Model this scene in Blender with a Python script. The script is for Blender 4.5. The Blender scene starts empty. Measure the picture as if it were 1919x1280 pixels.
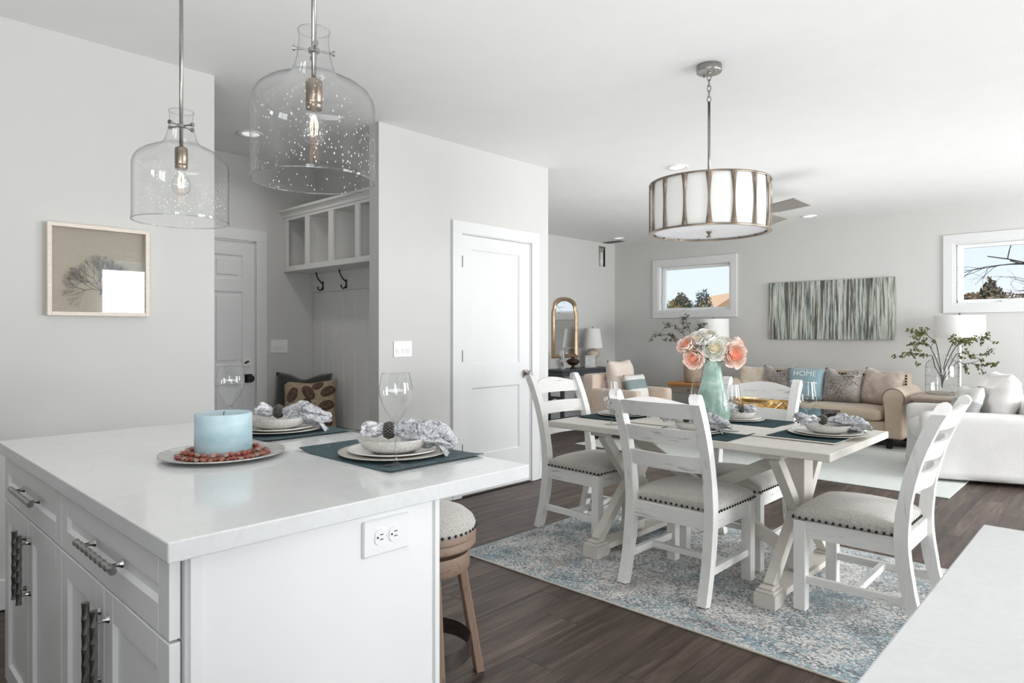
import bpy, bmesh, math, random
from math import sin, cos, pi, radians as rad, sqrt
from mathutils import Vector as V, Matrix, noise as mnoise

random.seed(7)
SC = bpy.context.scene
COL = SC.collection

# ------------------------------------------------------------------ camera, sky, lights, exposure
cam_data = bpy.data.cameras.new('camera')
cam = bpy.data.objects.new('camera', cam_data)
COL.objects.link(cam)
cam.location = (0, 0, 1.28)
cam.rotation_euler = (rad(90), 0, rad(43.4885))
cam_data.lens = 23.1683
cam_data.sensor_width = 36
cam_data.shift_y = -16 / 1919
cam_data.clip_start = 0.02
cam_data.clip_end = 500
SC.camera = cam

SC.view_settings.view_transform = 'Standard'
SC.view_settings.look = 'None'
SC.view_settings.gamma = 1
SC.view_settings.use_curve_mapping = False
SC.view_settings.exposure = 0.0
SC.cycles.use_denoising = True
SC.cycles.max_bounces = 12
SC.cycles.diffuse_bounces = 6
SC.cycles.glossy_bounces = 5
SC.cycles.transparent_max_bounces = 24
SC.cycles.transmission_bounces = 8
SC.cycles.caustics_reflective = False
SC.cycles.caustics_refractive = False
SC.cycles.sample_clamp_indirect = 4.0

world = bpy.data.worlds.new('sky')
SC.world = world
world.use_nodes = True
wn = world.node_tree
wn.nodes.clear()
w_out = wn.nodes.new('ShaderNodeOutputWorld')
w_bg = wn.nodes.new('ShaderNodeBackground')
w_tc = wn.nodes.new('ShaderNodeTexCoord')
w_sep = wn.nodes.new('ShaderNodeSeparateXYZ')
w_ramp = wn.nodes.new('ShaderNodeValToRGB')
w_noise = wn.nodes.new('ShaderNodeTexNoise')
w_mix = wn.nodes.new('ShaderNodeMix')
w_mix.data_type = 'RGBA'
w_r2 = wn.nodes.new('ShaderNodeValToRGB')
wn.links.new(w_tc.outputs['Generated'], w_sep.inputs[0])
wn.links.new(w_sep.outputs['Z'], w_ramp.inputs[0])
w_ramp.color_ramp.elements[0].position = 0.0
w_ramp.color_ramp.elements[0].color = (0.86, 0.93, 1.0, 1)
w_ramp.color_ramp.elements[1].position = 0.6
w_ramp.color_ramp.elements[1].color = (0.50, 0.72, 1.0, 1)
w_noise.inputs['Scale'].default_value = 5
w_noise.inputs['Detail'].default_value = 5
wn.links.new(w_tc.outputs['Generated'], w_noise.inputs['Vector'])
wn.links.new(w_noise.outputs['Fac'], w_r2.inputs[0])
w_r2.color_ramp.elements[0].position = 0.50
w_r2.color_ramp.elements[1].position = 0.72
wn.links.new(w_r2.outputs['Color'], w_mix.inputs[0])
wn.links.new(w_ramp.outputs['Color'], w_mix.inputs[6])
w_mix.inputs[7].default_value = (1.0, 1.0, 1.0, 1)
wn.links.new(w_mix.outputs[2], w_bg.inputs['Color'])
w_bg.inputs['Strength'].default_value = 1.12
wn.links.new(w_bg.outputs[0], w_out.inputs[0])


def area(name, loc, rot, sx, sy, power, col=(1, 1, 1), spread=180):
    d = bpy.data.lights.new(name, 'AREA')
    d.shape = 'RECTANGLE'
    d.size = sx
    d.size_y = sy
    d.energy = power
    d.color = col
    d.spread = rad(spread)
    o = bpy.data.objects.new(name, d)
    o.location = loc
    o.rotation_euler = [rad(a) for a in rot]
    COL.objects.link(o)
    return o


# daylight standing in the openings of the room (patio door and side window of the right wall)
area('daylight_patio_door', (2.75, 3.65, 1.15), (0, 90, 0), 2.0, 1.9, 148, (0.985, 0.99, 1.0))
area('daylight_side_window', (2.75, 7.4, 1.5), (0, 90, 0), 1.6, 2.2, 270, (0.985, 0.99, 1.0))
# added upward fill light for the kitchen ceiling, no fixture there
f1 = area('added_uplight_kitchen', (-1.0, -0.2, 1.15), (0, 0, 0), 1.8, 0.9, 34, (0.985, 0.99, 1.0))
f1.rotation_euler = V((.20, -.12, -.97)).to_track_quat('Z', 'Y').to_euler()
area('mudroom_downlight', (-4.72, 2.19, 2.70), (0, 0, 0), .12, .12, 2.6, (1.0, 0.98, 0.95), 150)
area('added_uplight_dining', (-1.2, 2.3, .95), (180, 0, 0), 2.6, 2.0, 15, (0.985, 0.99, 1.0))  # unseen upward fill added to lift the dining ceiling and chair backs
area('added_uplight_living', (-2.6, 6.0, 0.8), (180, 0, 0), 3.4, 3.0, 36, (0.985, 0.99, 1.0))  # another added upward fill, brightens the living room
area('added_fill_kitchen', (2.75, -0.2, 1.5), (0, 90, 0), 1.2, 1.3, 6, (0.985, 0.99, 1.0))  # added fill lamp at an invented window, lifts the island end panel
area('added_fill_rear', (1.4, -1.45, 1.55), (90, 0, 20), 1.5, 1.2, 58, (0.985, 0.99, 1.0))  # added fill lamp behind the camera, brightens the chair backs

sun_d = bpy.data.lights.new('sun', 'SUN')
sun_d.energy = 2.5
sun_d.angle = rad(0.6)
sun_d.color = (1.0, 0.95, 0.88)
sun_o = bpy.data.objects.new('sun', sun_d)
sun_o.rotation_euler = (rad(-52), 0, rad(150))
COL.objects.link(sun_o)


# ------------------------------------------------------------------ helpers
def lin(c):
    return c / 12.92 if c <= 0.04045 else ((c + 0.055) / 1.055) ** 2.4


def srgb(r, g, b):
    return (lin(r / 255), lin(g / 255), lin(b / 255), 1)


def tagprops(o, label=None, cat=None, group=None, kind=None):
    if label: o['label'] = label
    if cat: o['category'] = cat
    if group: o['group'] = group
    if kind: o['kind'] = kind
    return o


def thing(name, label, cat, loc=(0, 0, 0), rotz=0, group=None):
    o = bpy.data.objects.new(name, None)
    o.empty_display_size = 0.05
    COL.objects.link(o)
    o.location = loc
    o.rotation_euler = (0, 0, rad(rotz))
    return tagprops(o, label, cat, group)


def mesh_of(name, bm, mat, smooth=False, angle=None):
    me = bpy.data.meshes.new(name)
    bmesh.ops.recalc_face_normals(bm, faces=bm.faces)
    bm.to_mesh(me)
    bm.free()
    for m in (mat if isinstance(mat, (list, tuple)) else [mat]):
        me.materials.append(m)
    if smooth or angle:
        me.polygons.foreach_set('use_smooth', [True] * len(me.polygons))
        if angle:
            me.set_sharp_from_angle(angle=rad(angle))
    me.update()
    return me


def obj(name, bm, mat, parent=None, smooth=False, angle=None, loc=None, rot=None, kind=None):
    me = bm if isinstance(bm, bpy.types.Mesh) else mesh_of(name, bm, mat, smooth, angle)
    o = bpy.data.objects.new(name, me)
    COL.objects.link(o)
    if parent: o.parent = parent
    if loc is not None: o.location = loc
    if rot is not None: o.rotation_euler = rot
    if kind: o['kind'] = kind
    return o


def struct(name, bm, mat, parent=None, **k):
    return obj(name, bm, mat, parent, kind='structure' if parent is None else None, **k)


def dup(root, loc, rotz=0, label=None, group=None):
    r = root.copy()
    COL.objects.link(r)
    r.location = loc
    r.rotation_euler = (0, 0, rad(rotz))
    if label: r['label'] = label
    if group: r['group'] = group
    for ch in list(root.children):
        c = ch.copy()
        COL.objects.link(c)
        c.parent = r
        for g in list(ch.children):
            d = g.copy()
            COL.objects.link(d)
            d.parent = c
    return r


def B():
    return bmesh.new()


def box(bm, x0, x1, y0, y1, z0, z1, bev=0, seg=1, M=None):
    r = bmesh.ops.create_cube(bm, size=1)
    vs = r['verts']
    for v in vs:
        v.co = V((x0 + (v.co.x + .5) * (x1 - x0), y0 + (v.co.y + .5) * (y1 - y0), z0 + (v.co.z + .5) * (z1 - z0)))
    if bev:
        es = list({e for v in vs for e in v.link_edges})
        rr = bmesh.ops.bevel(bm, geom=es, offset=bev, segments=seg, affect='EDGES', profile=.5)
        vs = list({v for f in rr['faces'] for v in f.verts} | {v for v in vs if v.is_valid})
    if M is not None:
        for v in vs:
            v.co = M @ v.co
    return vs


def beam(bm, p0, p1, w, h, up=(0, 0, 1), bev=0):
    p0, p1 = V(p0), V(p1)
    d = p1 - p0
    L = d.length
    z = d.normalized()
    u = V(up)
    x = u.cross(z)
    if x.length < 1e-5:
        x = V((1, 0, 0)).cross(z)
    x.normalize()
    y = z.cross(x)
    M = Matrix(((x.x, y.x, z.x, p0.x), (x.y, y.y, z.y, p0.y), (x.z, y.z, z.z, p0.z), (0, 0, 0, 1)))
    return box(bm, -w / 2, w / 2, -h / 2, h / 2, 0, L, bev, 1, M)


def tube(bm, pts, rads, seg=10, closed=False, caps=True):
    pts = [V(p) for p in pts]
    n = len(pts)
    if not isinstance(rads, (list, tuple)): rads = [rads] * n
    rings = []
    prev = None
    for i in range(n):
        if closed:
            t = pts[(i + 1) % n] - pts[i - 1]
        else:
            t = pts[min(i + 1, n - 1)] - pts[max(i - 1, 0)]
        t.normalize()
        if prev is None:
            a = V((0, 0, 1)) if abs(t.z) < .9 else V((1, 0, 0))
            x = a.cross(t).normalized()
        else:
            x = prev - t * prev.dot(t)
            x = x.normalized() if x.length > 1e-6 else t.orthogonal().normalized()
        prev = x
        y = t.cross(x)
        rings.append([bm.verts.new(pts[i] + (x * cos(2 * pi * k / seg) + y * sin(2 * pi * k / seg)) * rads[i]) for k in range(seg)])
    m = n if closed else n - 1
    for i in range(m):
        a, b = rings[i], rings[(i + 1) % n]
        for k in range(seg):
            bm.faces.new((a[k], a[(k + 1) % seg], b[(k + 1) % seg], b[k]))
    if caps and not closed:
        bm.faces.new(rings[0][::-1])
        bm.faces.new(rings[-1])


def cyl(bm, p0, p1, r0, r1=None, seg=16):
    tube(bm, [p0, p1], [r0, r0 if r1 is None else r1], seg)


def lathe(bm, prof, seg=32, c=(0, 0, 0), cap=True):
    cx, cy, cz = c
    rings = []
    for r, z in prof:
        if r < 1e-5:
            rings.append([bm.verts.new((cx, cy, cz + z))])
        else:
            rings.append([bm.verts.new((cx + r * cos(2 * pi * k / seg), cy + r * sin(2 * pi * k / seg), cz + z)) for k in range(seg)])
    for a, b in zip(rings, rings[1:]):
        for k in range(seg):
            k2 = (k + 1) % seg
            if len(a) == 1 and len(b) == 1: continue
            if len(a) == 1: bm.faces.new((a[0], b[k2], b[k]))
            elif len(b) == 1: bm.faces.new((a[k], a[k2], b[0]))
            else: bm.faces.new((a[k], a[k2], b[k2], b[k]))
    if cap:
        if len(rings[0]) > 1: bm.faces.new(rings[0][::-1])
        if len(rings[-1]) > 1: bm.faces.new(rings[-1])


def ball(bm, c, r, u=10, v=7, sc=(1, 1, 1)):
    rr = bmesh.ops.create_uvsphere(bm, u_segments=u, v_segments=v, radius=r)
    for q in rr['verts']:
        q.co = V((c[0] + q.co.x * sc[0], c[1] + q.co.y * sc[1], c[2] + q.co.z * sc[2]))
    return rr['verts']


def prism(bm, poly, fn, t0, t1):
    """poly: list of 2D points; fn(u, v, t) -> 3D"""
    a = [bm.verts.new(fn(u, v, t0)) for u, v in poly]
    b = [bm.verts.new(fn(u, v, t1)) for u, v in poly]
    n = len(poly)
    bm.faces.new(a[::-1])
    bm.faces.new(b)
    for i in range(n):
        bm.faces.new((a[i], a[(i + 1) % n], b[(i + 1) % n], b[i]))


def surf(bm, fn, nu, nv, closeu=False, closev=False):
    g = [[bm.verts.new(fn(i / (nu if closeu else nu - 1), j / (nv if closev else nv - 1))) for j in range(nv)] for i in range(nu)]
    for i in range(nu if closeu else nu - 1):
        for j in range(nv if closev else nv - 1):
            bm.faces.new((g[i][j], g[(i + 1) % nu][j], g[(i + 1) % nu][(j + 1) % nv], g[i][(j + 1) % nv]))
    return g


def rbox(bm, x0, x1, y0, y1, z0, z1, r, puff=0.0, n=7, seed=0):
    """rounded soft box (upholstery): subdivided cube pushed to a rounded box and puffed out"""
    n0 = len(bm.verts)
    rr = bmesh.ops.create_cube(bm, size=2)
    es = list({e for v in rr['verts'] for e in v.link_edges})
    bmesh.ops.subdivide_edges(bm, edges=es, cuts=n, use_grid_fill=True)
    bm.verts.ensure_lookup_table()
    vs = [bm.verts[i] for i in range(n0, len(bm.verts))]
    hx, hy, hz = (x1 - x0) / 2, (y1 - y0) / 2, (z1 - z0) / 2
    cx, cy, cz = (x0 + x1) / 2, (y0 + y1) / 2, (z0 + z1) / 2
    r = min(r, hx, hy, hz)
    for v in vs:
        p = v.co.copy()
        # spread grid so rows gather near the edges
        def warp(t): return math.copysign(abs(t) ** 0.72, t)
        q = V((warp(p.x) * hx, warp(p.y) * hy, warp(p.z) * hz))
        k = V((max(-hx + r, min(hx - r, q.x)), max(-hy + r, min(hy - r, q.y)), max(-hz + r, min(hz - r, q.z))))
        d = q - k
        if d.length > 1e-9:
            q = k + d.normalized() * r
        if puff:
            wx, wy, wz = 1 - (q.x / hx) ** 2, 1 - (q.y / hy) ** 2, 1 - (q.z / hz) ** 2
            if abs(p.z) > .999: q.z += math.copysign(puff * max(wx, 0) ** .6 * max(wy, 0) ** .6, p.z)
            if abs(p.y) > .999: q.y += math.copysign(puff * .4 * max(wx, 0) ** .6 * max(wz, 0) ** .6, p.y)
            if abs(p.x) > .999: q.x += math.copysign(puff * .4 * max(wy, 0) ** .6 * max(wz, 0) ** .6, p.x)
        v.co = q + V((cx, cy, cz))
    return vs


def pillow(w, h, t, chop=0.0, n=15, wrinkle=0.004, seed=0):
    """throw pillow standing in the XZ plane, base at z=0, thickness along Y"""
    bm = B()
    rnd = random.Random(seed)
    ph = [rnd.uniform(0, 6.3) for _ in range(6)]

    def f(side):
        def g(u, v):
            a, b = 2 * u - 1, 2 * v - 1
            pinch = 1 - .055 * (1 - b * b) * abs(a) ** 3
            pinchv = 1 - .055 * (1 - a * a) * abs(b) ** 3
            x = a * w / 2 * pinch
            z = b * h / 2 * pinchv
            th = t / 2 * max((1 - a ** 4) * (1 - b ** 4), 0) ** .55
            if chop:
                d = chop * math.exp(-(a / .38) ** 2) * max(0, (b + .15) / 1.15) ** 2
                z -= d * h
            wr = wrinkle * (sin(7 * a + 5 * b + ph[0]) + sin(11 * b - 6 * a + ph[1]) + .7 * sin(17 * a + ph[2])) * min(1, 3 * (1 - max(abs(a), abs(b))))
            return V((x, side * (th + wr), z + h / 2))
        return g
    surf(bm, f(-1), n, n)
    surf(bm, f(1), n, n)
    bmesh.ops.remove_doubles(bm, verts=bm.verts, dist=1e-4)
    return bm


# ------------------------------------------------------------------ materials
def newmat(name):
    m = bpy.data.materials.new(name)
    m.use_nodes = True
    nt = m.node_tree
    b = nt.nodes.get('Principled BSDF')
    return m, nt, b


def N(nt, t, **inp):
    n = nt.nodes.new('ShaderNode' + t)
    for k, v in inp.items():
        if k.startswith('_'):
            setattr(n, k[1:], v)
        else:
            n.inputs[k.replace('_', ' ')].default_value = v
    return n


def ramp(nt, src, stops, interp='LINEAR'):
    r = nt.nodes.new('ShaderNodeValToRGB')
    r.color_ramp.interpolation = interp
    el = r.color_ramp.elements
    while len(el) < len(stops): el.new(.5)
    for e, (p, c) in zip(el, stops):
        e.position = p
        e.color = c if len(c) == 4 else (*c, 1)
    nt.links.new(src, r.inputs[0])
    return r.outputs[0]


def mixc(nt, fac, a, b, mode='MIX'):
    m = nt.nodes.new('ShaderNodeMix')
    m.data_type = 'RGBA'
    m.blend_type = mode
    for s, i in ((fac, 0), (a, 6), (b, 7)):
        if hasattr(s, 'links') or isinstance(s, bpy.types.NodeSocket):
            nt.links.new(s, m.inputs[i])
        else:
            m.inputs[i].default_value = s
    return m.outputs[2]


def coord(nt, scale=(1, 1, 1), kind='Object', rot=(0, 0, 0), loc=(0, 0, 0)):
    tc = nt.nodes.new('ShaderNodeTexCoord')
    mp = nt.nodes.new('ShaderNodeMapping')
    mp.inputs['Scale'].default_value = scale
    mp.inputs['Rotation'].default_value = rot
    mp.inputs['Location'].default_value = loc
    nt.links.new(tc.outputs[kind], mp.inputs[0])
    return mp.outputs[0]


def noise(nt, vec, scale=5, detail=3, rough=.5, dist=0):
    n = N(nt, 'TexNoise', Scale=scale, Detail=detail, Roughness=rough, Distortion=dist)
    nt.links.new(vec, n.inputs['Vector'])
    return n.outputs['Fac']


def bump(nt, b, h, strength=.2, dist=.01):
    n = N(nt, 'Bump', Strength=strength, Distance=dist)
    nt.links.new(h, n.inputs['Height'])
    nt.links.new(n.outputs[0], b.inputs['Normal'])


def simple(name, col, rough=.5, metal=0, var=.06, scale=12, bmp=0, bscale=60, sc=(1, 1, 1), coat=0, spec=.5):
    m, nt, b = newmat(name)
    vec = coord(nt, sc)
    f = noise(nt, vec, scale, 3)
    c = srgb(*col)
    d = tuple(x * (1 - var) for x in c[:3]) + (1,)
    l = tuple(min(1, x * (1 + var)) for x in c[:3]) + (1,)
    nt.links.new(ramp(nt, f, [(.3, d), (.7, l)]), b.inputs['Base Color'])
    b.inputs['Roughness'].default_value = rough
    b.inputs['Metallic'].default_value = metal
    b.inputs['Specular IOR Level'].default_value = spec
    if coat: b.inputs['Coat Weight'].default_value = coat
    if bmp:
        bump(nt, b, noise(nt, vec, bscale, 2), bmp, .004)
    return m


def thin_glass(name, tint=(.97, .98, .98), edge=(.80, .84, .85), spec=1.0, seeds=0):
    """thin clear glass: mostly transparent, mirror-like at grazing angles, darker rim"""
    m, nt, b = newmat(name)
    nt.nodes.remove(b)
    out = nt.nodes['Material Output']
    lw = N(nt, 'LayerWeight', Blend=.5)
    col = ramp(nt, lw.outputs['Facing'], [(.0, (*tint, 1)), (.62, (*tint, 1)), (1.0, (*edge, 1))])
    tr = N(nt, 'BsdfTransparent')
    nt.links.new(col, tr.inputs['Color'])
    gl = N(nt, 'BsdfGlossy', Roughness=.02)
    mx = N(nt, 'MixShader')
    fr = ramp(nt, lw.outputs['Facing'], [(.0, (.035 * spec,) * 3 + (1,)), (.55, (.06 * spec,) * 3 + (1,)), (.82, (.17 * spec,) * 3 + (1,)), (1.0, (min(.95, .6 * spec),) * 3 + (1,))])
    nt.links.new(fr, mx.inputs[0])
    nt.links.new(tr.outputs[0], mx.inputs[1])
    nt.links.new(gl.outputs[0], mx.inputs[2])
    last = mx.outputs[0]
    if seeds:
        vec = coord(nt, (1, 1, .6))
        vo = N(nt, 'TexVoronoi', Scale=seeds, Randomness=1.0)
        nt.links.new(vec, vo.inputs['Vector'])
        dots = ramp(nt, vo.outputs['Distance'], [(.12, (1, 1, 1, 1)), (.19, (0, 0, 0, 1))])
        sel = noise(nt, vec, 9, 2)
        selr = ramp(nt, sel, [(.40, (0, 0, 0, 1)), (.55, (1, 1, 1, 1))])
        sz = N(nt, 'SeparateXYZ')
        nt.links.new(coord(nt), sz.inputs[0])
        low = ramp(nt, sz.outputs['Z'], [(.02, (1, 1, 1, 1)), (.16, (.8, .8, .8, 1)), (.24, (0, 0, 0, 1))])
        fac = mixc(nt, 1.0, mixc(nt, 1.0, dots, selr, 'MULTIPLY'), low, 'MULTIPLY')
        df = N(nt, 'BsdfDiffuse', Color=(.95, .95, .95, 1))
        m2 = N(nt, 'MixShader')
        mul = N(nt, 'Math', _operation='MULTIPLY')
        nt.links.new(fac, mul.inputs[0])
        mul.inputs[1].default_value = .6
        nt.links.new(mul.outputs[0], m2.inputs[0])
        nt.links.new(last, m2.inputs[1])
        nt.links.new(df.outputs[0], m2.inputs[2])
        last = m2.outputs[0]
    nt.links.new(last, out.inputs['Surface'])
    return m


def wood(name, base, streak, axis, amount=.5, rough=.55, scale=1.0, fine=.5):
    """painted / distressed wood; axis = grain direction 0 x, 1 y, 2 z"""
    m, nt, b = newmat(name)
    s = [14 * scale] * 3
    s[axis] = 1.6 * scale
    oi = nt.nodes.new('ShaderNodeObjectInfo')
    vec = coord(nt, s)
    add = N(nt, 'VectorMath', _operation='ADD')
    nt.links.new(vec, add.inputs[0])
    sc = N(nt, 'VectorMath', _operation='SCALE')
    cmb = N(nt, 'CombineXYZ')
    for i in range(3): nt.links.new(oi.outputs['Random'], cmb.inputs[i])
    nt.links.new(cmb.outputs[0], sc.inputs[0])
    sc.inputs['Scale'].default_value = 37
    nt.links.new(sc.outputs[0], add.inputs[1])
    f = noise(nt, add.outputs[0], 2.2, 6, .62, .3)
    f2 = noise(nt, add.outputs[0], 7, 4, .6)
    lo = .5 + .26 * (1 - amount)
    c1 = ramp(nt, f, [(lo, (0, 0, 0, 1)), (lo + .10, (1, 1, 1, 1))])
    f3 = mixc(nt, 1.0, c1, ramp(nt, f2, [(.35, (.1, .1, .1, 1)), (.65, (1, 1, 1, 1))]), 'MULTIPLY')
    cb = srgb(*base)
    cbase = ramp(nt, f2, [(.3, tuple(x * (1 - .14 * fine) for x in cb[:3]) + (1,)), (.7, cb)])
    nt.links.new(mixc(nt, f3, cbase, srgb(*streak)), b.inputs['Base Color'])
    b.inputs['Roughness'].default_value = rough
    bump(nt, b, f2, .12, .002)
    return m


def fabric(name, col, var=.12, weave=420, rough=.9, bmp=.35, blotch=4, sheen=.3):
    m, nt, b = newmat(name)
    vec = coord(nt)
    f1 = noise(nt, vec, blotch, 3)
    f2 = noise(nt, coord(nt, (1, 1, .5)), weave, 1)
    c = srgb(*col)
    d = tuple(x * (1 - var) for x in c[:3]) + (1,)
    l = tuple(min(1, x * (1 + var * .6)) for x in c[:3]) + (1,)
    a = ramp(nt, f2, [(.35, d), (.65, l)])
    g = ramp(nt, f1, [(.3, (.93, .93, .93, 1)), (.7, (1, 1, 1, 1))])
    nt.links.new(mixc(nt, 1.0, a, g, 'MULTIPLY'), b.inputs['Base Color'])
    b.inputs['Roughness'].default_value = rough
    b.inputs['Sheen Weight'].default_value = sheen
    b.inputs['Specular IOR Level'].default_value = .2
    bump(nt, b, f2, bmp, .002)
    return m


M = {}
M['wall'] = simple('wall_paint', (210, 209, 206), .75, var=.012, scale=3, bmp=.03, bscale=180, spec=.25)
M['ceiling'] = simple('ceiling_paint', (238, 238, 237), .85, var=.012, scale=4, bmp=.10, bscale=120, spec=.2)
M['trim'] = simple('white_trim_paint', (226, 226, 226), .5, var=.01, scale=5, spec=.3)
M['cab'] = simple('white_cabinet_paint', (242, 242, 242), .34, var=.01, scale=5)
M['locker'] = simple('white_locker_paint', (226, 225, 222), .5, var=.015, scale=5)
M['nickel'] = simple('brushed_nickel', (158, 155, 151), .28, 1, var=.08, scale=60)
M['chrome'] = simple('polished_chrome', (200, 200, 200), .12, 1, var=.03, scale=40)
M['darkmetal'] = simple('dark_metal', (62, 60, 58), .4, .9, var=.15, scale=30)
M['bronze'] = simple('antique_bronze', (146, 132, 118), .3, 1, var=.12, scale=30)
M['black'] = simple('black_void', (14, 14, 14), .8, var=.1)
M['white_plastic'] = simple('white_plastic', (243, 243, 242), .3, var=.01)
M['gold'] = simple('polished_gold', (226, 184, 120), .3, 1, var=.1, scale=30)
M['glass'] = thin_glass('clear_glass', (.975, .98, .98), (.40, .45, .47), spec=1.7)
M['footglass'] = thin_glass('foot_glass', (.985, .99, .99), (.82, .85, .86), spec=1.2)
M['picture_glass'] = thin_glass('picture_glass', (.985, .99, .99), (.8, .84, .85), spec=2.2)
M['seeded'] = thin_glass('seeded_glass', (.965, .97, .97), (.62, .65, .66), spec=1.3, seeds=105)
M['pane'] = thin_glass('window_glass', (.97, .985, .99), (.90, .93, .94), spec=.4)
M['wx'] = wood('whitewashed_wood_x', (240, 239, 236), (132, 122, 116), 0, .66)
M['wy'] = wood('whitewashed_wood_y', (240, 239, 236), (132, 122, 116), 1, .62)
M['wz'] = wood('whitewashed_wood_z', (240, 239, 236), (132, 122, 116), 2, .56)
M['tx'] = wood('pale_table_wood_x', (216, 211, 203), (168, 158, 146), 0, .42)
M['ty'] = wood('pale_table_wood_y', (216, 211, 203), (168, 158, 146), 1, .42)
M['tz'] = wood('pale_table_wood_z', (216, 211, 203), (168, 158, 146), 2, .42)
M['linen'] = fabric('seat_linen', (197, 192, 185), .3, 300)
M['runner'] = fabric('runner_linen', (214, 208, 198), .15, 300)
M['teal'] = fabric('teal_placemat_weave', (50, 74, 80), .45, 300, bmp=.4, sheen=0)
M['sofa'] = fabric('beige_sofa_fabric', (196, 178, 158), .12, 300)
M['slip'] = fabric('white_slipcover_cotton', (226, 223, 220), .06, 260, blotch=7)
M['blush'] = fabric('blush_leather', (228, 208, 192), .05, 90, rough=.5, bmp=.1)
M['cream'] = fabric('cream_cushion_fabric', (228, 214, 202), .05, 240)
M['charcoal'] = fabric('charcoal_pillow_fabric', (70, 71, 68), .2, 260)
M['shade'] = fabric('white_lamp_shade_fabric', (240, 239, 236), .03, 300, bmp=.1)
# ------------------------------------------------------------------ the setting
CEIL = 2.743


def plank_mat():
    m, nt, b = newmat('dark_vinyl_plank')
    oi = nt.nodes.new('ShaderNodeObjectInfo')
    cmb = N(nt, 'CombineXYZ')
    for i in range(3): nt.links.new(oi.outputs['Random'], cmb.inputs[i])
    sc = N(nt, 'VectorMath', _operation='SCALE', Scale=53)
    nt.links.new(cmb.outputs[0], sc.inputs[0])
    add = N(nt, 'VectorMath', _operation='ADD')
    nt.links.new(coord(nt, (16, 1.1, 1)), add.inputs[0])
    nt.links.new(sc.outputs[0], add.inputs[1])
    f = noise(nt, add.outputs[0], 1.5, 7, .62, .5)
    g = noise(nt, add.outputs[0], 6, 4, .6)
    base = ramp(nt, f, [(.26, srgb(50, 42, 38)), (.5, srgb(94, 81, 74)), (.74, srgb(134, 118, 108))])
    tone = ramp(nt, oi.outputs['Random'], [(0, (.80, .78, .76, 1)), (1, (1.12, 1.1, 1.08, 1))])
    c = mixc(nt, 1.0, base, tone, 'MULTIPLY')
    c2 = mixc(nt, .35, c, ramp(nt, g, [(.3, srgb(52, 45, 42)), (.7, srgb(140, 126, 117))]), 'OVERLAY')
    nt.links.new(c2, b.inputs['Base Color'])
    b.inputs['Roughness'].default_value = .42
    b.inputs['Specular IOR Level'].default_value = .3
    bump(nt, b, g, .12, .002)
    return m


M['plank'] = plank_mat()
bm = B()
box(bm, -6.5, 2.5, -3.1, 9.3, -.12, -.006)
floor = struct('floor', bm, simple('floor_underlay', (70, 62, 57), .6, var=.2, scale=3))
plank_cache = {}
PW, PL = .181, 1.22
rp = random.Random(3)


def plank(x0, x1, y0, y1):
    k = (round(x1 - x0, 3), round(y1 - y0, 3))
    if k not in plank_cache:
        b_ = B()
        box(b_, -k[0] / 2 + .0004, k[0] / 2 - .0004, -k[1] / 2 + .0004, k[1] / 2 - .0004, -.006, 0)
        top = [e for e in b_.edges if all(v.co.z > -.001 for v in e.verts)]
        bmesh.ops.bevel(b_, geom=top, offset=.0011, segments=1, affect='EDGES')
        plank_cache[k] = mesh_of('plank', b_, M['plank'])
    obj('plank', plank_cache[k], None, floor, loc=((x0 + x1) / 2, (y0 + y1) / 2, 0))


ncol = 0
x = -6.31
while x < .75:
    off = [0, .41, .82, .2, .62, 1.02][ncol % 6] + rp.uniform(-.05, .05)
    ylo = 4.49 if x < -3.9 else (.2 if x < -2.75 else 1.06)
    if x > -1.1: ylo = 1.3
    yhi = 8.9 if x < -3.2 else 7.4
    if x > -1.2: yhi = 8.6
    y = ylo - off
    while y < yhi:
        a, b_ = max(y, ylo), min(y + PL, yhi)
        if b_ - a > .12: plank(x, x + PW, a, b_)
        elif b_ - a > .01: plank(x, x + PW, a, b_)
        y += PL
    x += PW
    ncol += 1

bm = B()
box(bm, -6.5, 2.55, -3.15, 9.3, CEIL, CEIL + .12)
ceiling = struct('ceiling', bm, M['ceiling'])


def wall(name, axis, pos, thick, a0, a1, z0, z1, holes=(), mat=None):
    """axis 'x': plane at x=pos, spans y; 'y': plane at y=pos, spans x; thick signed away from the room"""
    bm = B()
    us = sorted({a0, a1} | {h[0] for h in holes} | {h[1] for h in holes})
    zs = sorted({z0, z1} | {h[2] for h in holes} | {h[3] for h in holes})
    t0, t1 = min(pos, pos + thick), max(pos, pos + thick)
    for u0, u1 in zip(us, us[1:]):
        run = None
        for w0, w1 in zip(zs, zs[1:]):
            cu, cz = (u0 + u1) / 2, (w0 + w1) / 2
            if any(h[0] < cu < h[1] and h[2] < cz < h[3] for h in holes):
                run = None
                continue
            if axis == 'x': box(bm, t0, t1, u0, u1, w0, w1)
            else: box(bm, u0, u1, t0, t1, w0, w1)
    bmesh.ops.remove_doubles(bm, verts=bm.verts, dist=1e-5)
    seen = {}
    for f in list(bm.faces):
        k = frozenset(v.index for v in f.verts)
    return struct(name, bm, mat or M['wall'])


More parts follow.
